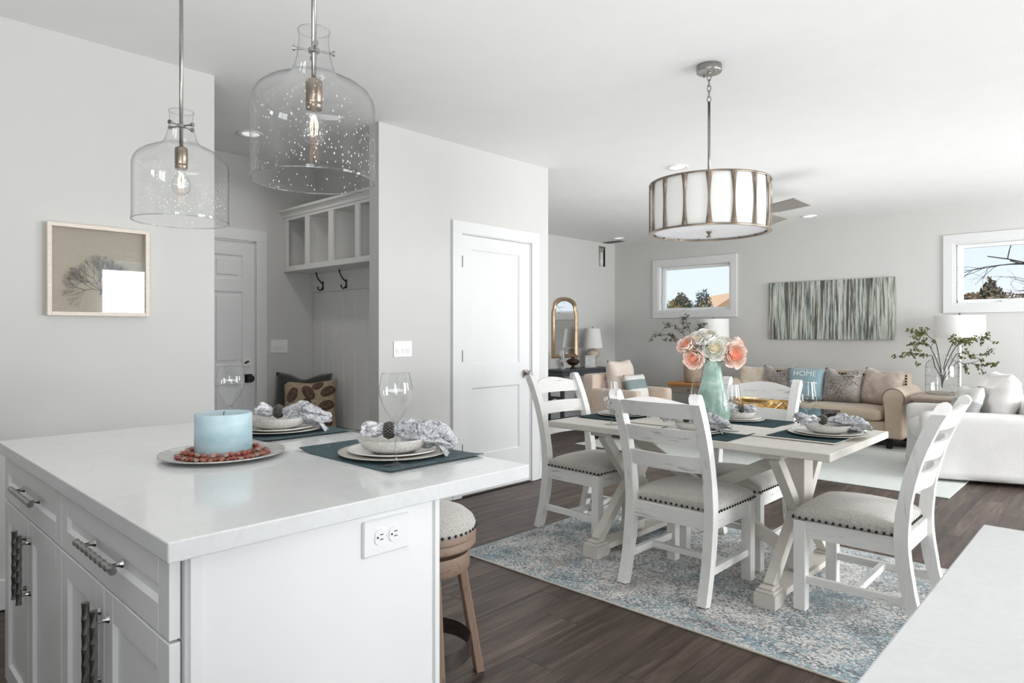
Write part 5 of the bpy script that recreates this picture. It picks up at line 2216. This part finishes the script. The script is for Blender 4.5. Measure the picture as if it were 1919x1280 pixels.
def branch(label, loc, starts, cat, seed, leafc, n_leaf=26, stems_down=.2):
    """dark twisting twigs with small leaf clusters; starts: list of (end offset, lift)"""
    rb_ = random.Random(seed)
    t = thing('twig_branch', label, 'branch', loc, 0, 'twig branches')
    bm = B()
    tips = []
    for (ex, ey, ez) in starts:
        n_ = 9
        pts = []
        for i in range(n_ + 1):
            u = i / n_
            p = V((ex * u ** 1.15, ey * u ** 1.15, -stems_down * (1 - min(1, u * 3.0)) + ez * sin(min(1, u * 1.05) * pi * .62) / sin(.62 * pi)))
            if i > 1: p += V((rb_.uniform(-1, 1), rb_.uniform(-1, 1), rb_.uniform(-1, 1))) * .016
            if i < 2: p.x, p.y = p.x * .4, p.y * .4
            pts.append(p)
        pts = [V(q) for q in smooth_path([tuple(p) for p in pts], 3)]
        tube(bm, pts, [.0058 * (1 - .75 * i / len(pts)) for i in range(len(pts))], 5)
        for j in range(8):
            i = int(len(pts) * rb_.uniform(.42, .98)) - 1
            p = pts[i]
            d = (pts[min(i + 1, len(pts) - 1)] - pts[i - 1]).normalized()
            side = V((rb_.uniform(-1, 1), rb_.uniform(-1, 1), rb_.uniform(-.9, .9)))
            q = p + (d * .6 + side * .7).normalized() * rb_.uniform(.06, .15)
            m = (p + q) / 2 + V((rb_.uniform(-1, 1), 0, rb_.uniform(-1, 1))) * .02
            tube(bm, [p, m, q], [.003, .0022, .0014], 4)
            tips += [q, m]
        tips += pts[len(pts) // 2::3]
    obj('twigs', bm, M['twig'], t)
    bm = B()
    for p in rb_.sample(tips, min(n_leaf, len(tips))):
        for k in range(7):
            c = p + V((rb_.gauss(0, .016), rb_.gauss(0, .016), rb_.gauss(0, .014)))
            ball(bm, c, rb_.uniform(.007, .012), 5, 4)
    obj('leaf_buds', bm, leafc, t, kind='stuff')
    return t


M['twig'] = simple('dark_twig', (58, 50, 46), .8, var=.3, scale=60)
olive = simple('olive_leaf_buds', (88, 88, 42), .6, var=.4, scale=60)
grey_leaf = simple('grey_green_buds', (88, 90, 72), .7, var=.4, scale=60)
jx, jy, jz = -1.53, 8.37, .616
t = thing('glass_jug', 'large clear glass jug holding twig branches on the taupe end table', 'vase', (jx, jy, jz))
bm = B()
lathe(bm, [(0, .003), (.135, .003), (.152, .015), (.157, .04), (.157, .30), (.150, .335), (.125, .365), (.10, .378), (.088, .395), (.09, .42), (.096, .43)], 48, cap=False)
obj('jug_body', bm, M['glass'], t, smooth=True)
for z, r in ((.10, .1572), (.20, .1572), (.29, .1574), (.012, .15)):
    bm = B(); tube(bm, [(r * cos(2 * pi * k / 48), r * sin(2 * pi * k / 48), z) for k in range(48)], .0022, 6, closed=True)
    obj('moulded_ring', bm, M['rim'], t, smooth=True)
R2, F2 = RV, FV


def world_off(dx, dd, dz): return tuple(RV * dx + FV * dd + V((0, 0, dz)))


JT = (jx, jy, jz + .41)
branch('twisting twig branch with olive buds reaching left out of the glass jug', JT, [world_off(-.42, -.05, .02), world_off(-.26, .06, .24), world_off(-.36, .02, .14)], 'branch', 3, olive, 34, .34)
branch('twisting twig branch with olive buds arching right out of the glass jug', JT, [world_off(.50, -.04, .20), world_off(.56, .05, .02), world_off(.22, -.10, .16), world_off(.50, -.10, -.08)], 'branch', 14, olive, 46, .34)

# vase of twigs on the left end table, mostly behind the roses
t = thing('ceramic_vase', 'beige patterned ceramic vase behind the roses on honey wood table', 'vase', (-4.44, 8.30, .601))
bm = B()
lathe(bm, [(0, .0005), (.10, .0005), (.115, .02), (.125, .12), (.12, .24), (.10, .31), (.085, .33), (.09, .345), (.08, .345), (.08, .33)], 36, cap=False)
obj('vase_body', bm, simple('beige_basket_ceramic', (168, 150, 134), .6, var=.2, scale=45), t, smooth=True)
branch('dark budded twig branch arching left behind the rose bouquet', (-4.44, 8.30, .935), [world_off(-.56, -.02, .30), world_off(-.40, .05, .42), world_off(-.16, .06, .50)], 'branch', 9, grey_leaf, 24, .25)
branch('dark budded twig branch rising behind right side of the rose bouquet', (-4.44, 8.30, .935), [world_off(.20, .05, .44), world_off(.10, -.05, .36)], 'branch', 12, grey_leaf, 12, .25)

# ------------------------------------------------------------------ coffee table with gold tray
blackglass, nt, b = newmat('black_glass')
b.inputs['Base Color'].default_value = (.012, .014, .016, 1)
b.inputs['Roughness'].default_value = .04
b.inputs['Specular IOR Level'].default_value = .8
t = thing('coffee_table', 'low black coffee table with glossy top in front of the sofa', 'coffee table', (-2.88, 7.10, .010))
bm = B(); box(bm, -.57, .57, -.46, .46, .42, .44, .003)
obj('tabletop', bm, blackglass, t)
bm = B()
box(bm, -.54, .54, -.43, .43, .375, .42, .002)
obj('apron', bm, M['black'], t)
for sx in (-1, 1):
    for sy in (-1, 1):
        bm = B(); beam(bm, (sx * .52, sy * .41, 0), (sx * .52, sy * .41, .38), .05, .05, bev=.003)
        obj('leg', bm, M['black'], t)
t = thing('gold_tray', 'round pierced gold tray on the black coffee table behind dining chair', 'tray', (-2.95, 7.05, .451))
bm = B(); lathe(bm, [(0, .001), (.265, .001), (.268, .005), (.262, .008), (0, .008)], 48, cap=False)
obj('tray_base', bm, M['gold'], t, smooth=True)
for z0, z1 in ((.006, .028), (.095, .128)):
    bm = B(); lathe(bm, [(.265, z0), (.269, z0), (.272, z1), (.268, z1), (.265, z0)], 48, cap=False)
    obj('tray_band', bm, M['gold'], t, angle=40)
for k in range(16):
    bm = B()
    for s in (-1, 1):
        pts = []
        for j in range(7):
            u = j / 6
            a = 2 * pi * (k + (.5 + s * (u - .5) * 1.0)) / 16
            pts.append((.268 * cos(a), .268 * sin(a), .026 + .072 * u))
        tube(bm, pts, .005, 5)
    obj('tray_lattice', bm, M['gold'], t)

# ------------------------------------------------------------------ blush armchair (front = +y before turning)
t = thing('armchair', 'blush upholstered armchair with box arms in front of the dark console', 'armchair', (-4.58, 6.93, .011), -92)


def ab(*a, **k):
    bm = B(); rbox(bm, *a, **k); return bm


obj('seat_base', ab(-.385, .385, -.38, .37, .06, .27, .02), M['blush'], t, smooth=True)
for s in (-1, 1):
    obj('armrest', ab(*sorted((s * .272, s * .385)), -.36, .385, .06, .59, .025), M['blush'], t, smooth=True)
obj('chair_back', ab(-.385, .385, -.42, -.25, .06, .76, .03), M['blush'], t, smooth=True)
obj('seat_cushion', ab(-.268, .268, -.25, .39, .27, .42, .045, .025), M['cream'], t, smooth=True)
for sx in (-1, 1):
    for sy in (-1, 1):
        bm = B(); beam(bm, (sx * .33, sy * .32, 0), (sx * .33, sy * .32, .065), .045, .045)
        obj('leg', bm, M['darkmetal'], t)
o = obj('back_cushion', pillow(.50, .50, .20, .02, seed=31), M['cream'], smooth=True, loc=(-4.665, 6.95, .448), rot=(rad(-9), 0, rad(90)))
tagprops(o, 'large blush cushion standing against the back of the blush armchair', 'cushion')


def stripe_mat(name, base, band, z0, z1):
    m, nt, b = newmat(name)
    sep = N(nt, 'SeparateXYZ')
    nt.links.new(coord(nt), sep.inputs[0])
    e = .006
    msk = ramp(nt, sep.outputs['Z'], [(z0 - e, (0, 0, 0, 1)), (z0, (1, 1, 1, 1)), (z1, (1, 1, 1, 1)), (z1 + e, (0, 0, 0, 1))])
    w = noise(nt, coord(nt), 250, 2)
    bc = ramp(nt, w, [(.35, tuple(q * .85 for q in srgb(*band)[:3]) + (1,)), (.65, srgb(*band))])
    nt.links.new(mixc(nt, msk, srgb(*base), bc), b.inputs['Base Color'])
    b.inputs['Roughness'].default_value = .9
    return m


o = obj('throw_pillow', pillow(.40, .33, .13, .0, seed=33), stripe_mat('teal_stripe_canvas', (232, 230, 224), (142, 158, 158), .14, .25), smooth=True, loc=(-4.43, 6.94, .452), rot=(rad(-17), 0, rad(86)))
tagprops(o, 'white lumbar pillow with a grey-green stripe on the blush armchair', 'pillow')

# ------------------------------------------------------------------ white slipcovered armchair at the right
t = thing('slipcovered_armchair', 'white slipcovered armchair at right edge behind the right dining chair', 'armchair', (-1.085, 7.14, .011), 110)


def drape(x0, x1, y0, y1, z0, z1, r, fl=.02, seed=0):
    bm = B()
    rbox(bm, x0, x1, y0, y1, z0, z1, r, .004, 11)
    cx_, cy_ = (x0 + x1) / 2, (y0 + y1) / 2
    for v in bm.verts:
        u = max(0, 1 - (v.co.z - z0) / .30)
        rip = .006 * sin(16 * (v.co.x + v.co.y) + seed) * u + .005 * sin(9 * v.co.z + 7 * v.co.x)
        d = V((v.co.x - cx_, v.co.y - cy_, 0))
        if d.length > 1e-6:
            d = V((math.copysign(min(1, abs(d.x) / ((x1 - x0) / 2)) ** 4, d.x), math.copysign(min(1, abs(d.y) / ((y1 - y0) / 2)) ** 4, d.y), 0))
            v.co += d * (fl * u * u + rip)
    return bm


obj('seat_base', drape(-.45, .45, -.40, .43, .02, .30, .03, .012), M['slip'], t, smooth=True)
for s in (-1, 1):
    obj('armrest', drape(*sorted((s * .30, s * .455)), -.42, .445, .02, .585, .045, .022, s * 2), M['slip'], t, smooth=True)
obj('chair_back', drape(-.455, .455, -.50, -.30, .02, .70, .06, .02, 1), M['slip'], t, smooth=True)
obj('seat_cushion', ab(-.295, .295, -.28, .455, .30, .465, .07, .03), M['slip'], t, smooth=True)
o = obj('back_cushion', pillow(.58, .46, .25, .0, seed=41, wrinkle=.010), M['slip'], smooth=True, loc=(-.925, 7.195, .478), rot=(rad(-8), 0, rad(-70)))
tagprops(o, 'big white back cushion slumped in the slipcovered armchair', 'cushion')
o = obj('throw_pillow', pillow(.40, .34, .13, .05, seed=43), stripe_mat('grey_stripe_canvas', (228, 226, 222), (184, 184, 184), .10, .20), smooth=True, loc=(-1.14, 7.01, .482), rot=(rad(-16), 0, rad(-58)))
tagprops(o, 'white pillow with grey stripe band leaning on the big white cushion', 'pillow')

# ------------------------------------------------------------------ console with mirror, lamp and ornaments
slate = simple('slate_blue_paint', (78, 82, 88), .45, var=.12, scale=14)
KX0, KX1, KY0, KY1, KH = -6.285, -5.93, 7.30, 8.55, .75
kx, ky = (KX0 + KX1) / 2, (KY0 + KY1) / 2
a, d = (KX1 - KX0) / 2, (KY1 - KY0) / 2
t = thing('console_table', 'slate grey console table with arched ends under the wall mirror', 'console table', (kx, ky, 0))
bm = B()
box(bm, -a, a, -d, d, KH - .028, KH, .005, 2)
obj('tabletop', bm, slate, t)
bm = B(); box(bm, -a + .03, a - .03, -d + .03, d - .03, KH - .10, KH - .028)
obj('apron', bm, slate, t)
for sy in (-1, 1):
    bm = B()
    for (z0, z1) in ((.0, .36), (.36, .65)):
        y0, y1 = sorted((sy * (d - .07), sy * (d - .035)))
        for s in (-1, 1):
            x0, x1 = sorted((s * (a - .075), s * (a - .02)))
            box(bm, x0, x1, y0, y1, z0, z1)
        ra = a - .075
        top_ = [(-ra, z1)]
        arc = [(ra * cos(pi - pi * k / 12) * 1.0, z1 - .03 - ra * .85 + ra * .85 * sin(pi * k / 12)) for k in range(13)]
        prism(bm, [(-ra, z1)] + arc + [(ra, z1)], lambda u, v, q: V((u, q, v)), y0, y1)
    obj('arched_end', bm, slate, t)
bm = B(); box(bm, -a + .02, a - .02, -d + .03, d - .03, .16, .185, .003)
obj('lower_shelf', bm, slate, t)

# mirror
bronze2 = simple('champagne_mirror_frame', (178, 152, 124), .32, .6, var=.2, scale=20)
t = thing('wall_mirror', 'arched mirror in champagne frame hanging above the console', 'mirror', (-6.31, 7.805, .90))


def outline(w, h, sh, n_=14):
    """half-profile mirrored: straight sides, notched shoulders, arched top"""
    pts = [(-w, 0), (-w, sh)]
    pts += [(-w + .035, sh + .055), (-w + .035, sh + .075)]
    r = w - .035
    for k in range(1, n_):
        a_ = pi - pi * k / n_
        pts.append((r * cos(a_), sh + .075 + (h - sh - .075) * abs(sin(a_)) ** .8))
    pts += [(w - .035, sh + .075), (w - .035, sh + .055), (w, sh), (w, 0)]
    return pts


oo = outline(.305, .925, .70)
ii = [(u * (.305 - .062) / .305, .06 + v * (.925 - .122) / .925) for u, v in oo]
bm = B()
mid = [((u + p) / 2, (v + q) / 2) for (u, v), (p, q) in zip(oo, ii)]
n_ = len(oo)
la = [bm.verts.new((.004, u, v)) for u, v in oo]
lb = [bm.verts.new((.030, u * .985, v * .99 + .004)) for u, v in oo]
lc = [bm.verts.new((.042, u, v)) for u, v in mid]
ld = [bm.verts.new((.022, u, v)) for u, v in ii]
le = [bm.verts.new((.010, u, v)) for u, v in ii]
for A_, B_ in ((la, lb), (lb, lc), (lc, ld), (ld, le)):
    for k in range(n_): bm.faces.new((A_[k], A_[(k + 1) % n_], B_[(k + 1) % n_], B_[k]))
obj('mirror_frame', bm, bronze2, t, angle=35)
bm = B()
mi = [(u * 1.01, (v - .4) * 1.01 + .4) for u, v in ii]
prism(bm, mi, lambda u, v, q: V((q, u, v)), .006, .013)
mm_, nt, b = newmat('mirror_silver')
b.inputs['Base Color'].default_value = (.86, .87, .87, 1)
b.inputs['Metallic'].default_value = 1
b.inputs['Roughness'].default_value = .02
obj('mirror_glass', bm, mm_, t)


def gourd_base(t, zb):
    bm = B()
    lathe(bm, [(0, .0005), (.07, .0005), (.072, .015), (.055, .03), (.07, .06), (.078, .09), (.07, .118), (.06, .13), (.092, .16), (.108, .20), (.098, .245), (.06, .275), (.022, .285), (.018, zb - .02), (0, zb - .02)], 32, cap=False)
    obj('lamp_base', bm, simple('beige_crackle_ceramic', (196, 180, 164), .22, var=.16, scale=40), t, smooth=True)


shade_lamp('table lamp with tapered cream shade and beige gourd base on the console', (-6.10, 8.24, KH + .001), .158, 1.05, 1.348, .72, gourd_base)
t = thing('framed_photo', 'small photo frame with white pierced lattice border on the console', 'photo frame', (-5.99, 8.03, KH + .001), 76)
bm = B()
for i in range(8):
    for j in range(8):
        if 2 <= i <= 5 and 2 <= j <= 5: continue
        cx_, cz_ = (i - 3.5) * .0235, .005 + (j + .5) * .0235
        tube(bm, [(cx_ + .0095 * cos(q * pi / 3), 0, cz_ + .0095 * sin(q * pi / 3)) for q in range(6)], .0035, 4, closed=True)
obj('lattice_border', bm, M['white_plastic'], t)
bm = B(); box(bm, -.05, .05, -.003, .006, .052, .146)
obj('photo', bm, velvet('blurred_photo', (150, 168, 178), (222, 220, 214), 24), t)
bm = B(); beam(bm, (0, .006, .12), (0, .09, .0), .03, .004)
obj('easel_back', bm, M['black'], t)
t = thing('photo_card', 'tall white card of black and white photos leaning at left on the console', 'card', (-6.02, 7.42, KH + .001), 66)
bm = B()
beam(bm, (0, 0, .0), (0, .055, .27), .12, .006, (1, 0, 0))
pc = obj('card_sheet', bm, M['white_plastic'], t)
bm = B()
for (u, v, w_, h_) in ((-.02, .05, .05, .06), (.03, .10, .04, .05), (.02, .20, .05, .05), (-.03, .14, .035, .05)):
    q0 = V((u, .0555 * v / .27 - .006, v))
    beam(bm, q0, q0 + V((0, .2 * h_, h_)), w_, .002, (1, 0, 0))
obj('photo_print', bm, velvet('dark_photo', (40, 40, 42), (150, 150, 152), 40), pc)
t = thing('footed_bowl', 'dark bronze footed bowl filled with pine cones on the console', 'bowl', (-6.06, 7.70, KH + .001))
bm = B(); lathe(bm, [(0, .0005), (.05, .0005), (.045, .012), (.018, .03), (.02, .045), (.06, .06), (.092, .09), (.10, .125), (.096, .125), (.08, .09), (0, .075)], 28, cap=False)
obj('bowl_body', bm, simple('dark_bronze_bowl', (70, 48, 38), .35, .5, var=.3, scale=40), t, smooth=True)
bm = B()
for k in range(7):
    a_ = 2 * pi * k / 6
    ball(bm, ((.05 * cos(a_) if k < 6 else 0), (.05 * sin(a_) if k < 6 else 0), .118 + (.03 if k == 6 else 0)), .03, 8, 6)
obj('pine_cones', bm, simple('pine_cone', (64, 48, 40), .8, var=.5, scale=90, bmp=.6, bscale=120), t, kind='stuff')
t = thing('lidded_jar', 'dark red-brown jar on the lower shelf of the console', 'jar', (-6.02, 8.12, .186))
bm = B(); lathe(bm, [(0, .0005), (.06, .0005), (.085, .05), (.095, .13), (.08, .20), (.055, .225), (.06, .235), (.06, .25), (0, .262)], 28, cap=False)
obj('jar_body', bm, simple('oxblood_glaze', (74, 40, 34), .3, var=.35, scale=40), t, smooth=True)
bm = B(); ball(bm, (0, 0, .272), .016)
obj('lid_knob', bm, M['darkmetal'], t, smooth=True)

# ------------------------------------------------------------------ outside
bm = B()
box(bm, -120, 120, 9.6, 160, -.9, -.6)
box(bm, 2.9, 120, -60, 9.6, -.9, -.6)
box(bm, -120, 2.9, -60, -3.5, -.9, -.6)
struct('ground', bm, simple('winter_lawn', (150, 142, 112), .95, var=.2, scale=.4))


def foliage_mesh(rx, ry, rz, n_, size, seed, cone=False):
    r_ = random.Random(seed)
    vs, fs = [], []
    for k in range(n_):
        while True:
            p = V((r_.uniform(-1, 1), r_.uniform(-1, 1), r_.uniform(-1, 1)))
            if cone:
                if (p.x ** 2 + p.y ** 2) ** .5 < (1 - p.z) / 2 * 1.0 and r_.random() < .5 + (p.x ** 2 + p.y ** 2) ** .5: break
            elif .35 < p.length < 1 + .18 * sin(7 * p.x + seed) * sin(6 * p.z + 2 * seed): break
        c = V((p.x * rx, p.y * ry, p.z * rz))
        a_ = V((r_.gauss(0, 1), r_.gauss(0, 1), r_.gauss(0, 1))).normalized()
        b_ = a_.orthogonal().normalized()
        s = size * r_.uniform(.5, 1.2)
        i = len(vs)
        vs += [c + a_ * s, c + b_ * s * .5, c - a_ * s, c - b_ * s * .5]
        fs.append((i, i + 1, i + 2, i + 3))
    me = bpy.data.meshes.new('foliage')
    me.from_pydata([tuple(v) for v in vs], [], fs)
    return me


def tree(label, px, py, gz, ztop, rx, col, seed, cone=False, n_=2600, zlow=None, name='evergreen_tree'):
    t = thing(name, label, 'tree', (px, py, gz))
    zl = zlow if zlow is not None else gz + .8
    h = (ztop - zl) / 2
    me = foliage_mesh(rx, rx, h, n_, rx * .13, seed, cone)
    m = simple(name + '_foliage', col, .9, var=.45, scale=1.5) if True else None
    me.materials.append(m)
    o = bpy.data.objects.new('foliage', me)
    COL.objects.link(o); o.parent = t
    o.location = (0, 0, zl + h - gz)
    o['kind'] = 'stuff'
    bm = B(); tube(bm, [(0, 0, 0), (0, 0, zl - gz + h)], [.18, .08], 8)
    obj('trunk', bm, M['bark'], t)
    return t


M['bark'] = simple('grey_brown_bark', (104, 88, 76), .9, var=.3, scale=8)


def at_depth(px, py, dep):
    """world point dep metres into the view for a photo pixel (used to site the far trees)"""
    a_, b_ = (px - 959.5) / 1235, (624 - py) / 1235
    return V((0, 0, 1.28)) + FV * dep + RV * a_ * dep + V((0, 0, b_ * dep))


def site(px, ytop, dep): p = at_depth(px, ytop, dep); return p.x, p.y, p.z


x, y, z = site(1276, 549, 46); tree('round brown-green tree at the left of the smaller far window', x, y, -.6, z, .72, (104, 100, 74), 1, zlow=1.2)
x, y, z = site(1258, 562, 40); tree('golden-brown shrub below the round tree in the far window', x, y, -.6, z, .62, (168, 150, 96), 2, zlow=.6, name='shrub')
x, y, z = site(1318, 542, 55); tree('dark leafy tree at the middle of the smaller far window', x, y, -.6, z, .72, (78, 86, 74), 3, zlow=1.4, n_=1500)
x, y, z = site(1299, 563, 50); tree('low blue-green tree between two taller trees in the far window', x, y, -.6, z, .62, (92, 104, 96), 4, zlow=1.0, n_=1500)
x, y, z = site(1326, 560, 34); tree('dark brown conical shrub in front of the house roof, left of a pair', x, y, -.6, z, .15, (92, 66, 40), 5, True, zlow=.4, name='conical_shrub')
x, y, z = site(1337, 561, 34); tree('dark brown conical shrub in front of the house roof, right of a pair', x, y, -.6, z, .15, (84, 58, 40), 6, True, zlow=.4, name='conical_shrub')
x, y, z = site(1856, 516, 30); tree('tall brown-green fir seen through the larger right window', x, y, -.6, z, 1.35, (120, 108, 88), 7, True, n_=3800, zlow=1.4)
x, y, z = site(1822, 548, 28); tree('broad reddish-brown shrub at lower left of the right window', x, y, -.6, z, .9, (150, 122, 92), 8, zlow=.9, name='shrub', n_=2200)
x, y, z = site(1905, 548, 34); tree('pale reddish treetop at the right edge of the right window', x, y, -.6, z, 1.1, (172, 150, 134), 10, zlow=1.0, name='shrub', n_=1300)

# house beyond the garden: only its roof rises above the sill
c = at_depth(1386, 545, 60)
t = thing('house', 'neighbouring house with pale orange gable roof at right of the far window', 'house', (c.x, c.y, -.6), 43)
zr = c.z + .6
bm = B(); box(bm, -2.0, 2.0, 0, 9, 0, zr - 1.3)
obj('house_wall', bm, simple('pale_siding', (214, 200, 184), .8), t)
bm = B()
prism(bm, [(-2.5, zr - 1.62), (0, zr), (2.5, zr - 1.62), (2.5, zr - 1.75), (-2.5, zr - 1.75)], lambda u, v, q: V((u, q, v)), -.5, 9.4)
obj('house_roof', bm, simple('orange_roof_shingle', (214, 170, 134), .9, var=.12, scale=6), t)

# bare tree whose branches cross the right window
t = thing('bare_tree', 'bare dark branched tree close outside the larger right window', 'tree', (-.42, 12.6, -.6))
bm = B()
rt = random.Random(8)


def limb(p, d, L, r, n_):
    pts = [p]
    for i in range(5):
        d = (d + V((rt.gauss(0, .16), rt.gauss(0, .16), rt.gauss(0, .13)))).normalized()
        pts.append(pts[-1] + d * L / 5)
    tube(bm, pts, [r * (1 - .5 * i / 5) for i in range(6)], 5)
    if n_ == 0: return
    for k in range(3):
        i = rt.randint(2, 5)
        e = (d + V((rt.gauss(0, .55), rt.gauss(0, .4), rt.gauss(0, .45)))).normalized()
        limb(pts[i], e, L * rt.uniform(.5, .72), r * .5, n_ - 1)


tube(bm, [(0, 0, 0), (.02, 0, 1.5), (0, .05, 3.2), (-.06, 0, 4.6)], [.16, .13, .10, .06], 8)
limb(V((0, .05, 2.72)), V((-.95, -.05, .06)), 1.3, .020, 3)
limb(V((0, .03, 2.35)), V((-.85, .1, .30)), 1.0, .014, 3)
limb(V((-.02, .03, 3.05)), V((-.9, -.1, .02)), 1.3, .016, 3)
limb(V((0, 0, 3.8)), V((.8, .1, .4)), 1.7, .04, 2)
obj('branches', bm, M['twig'], t)
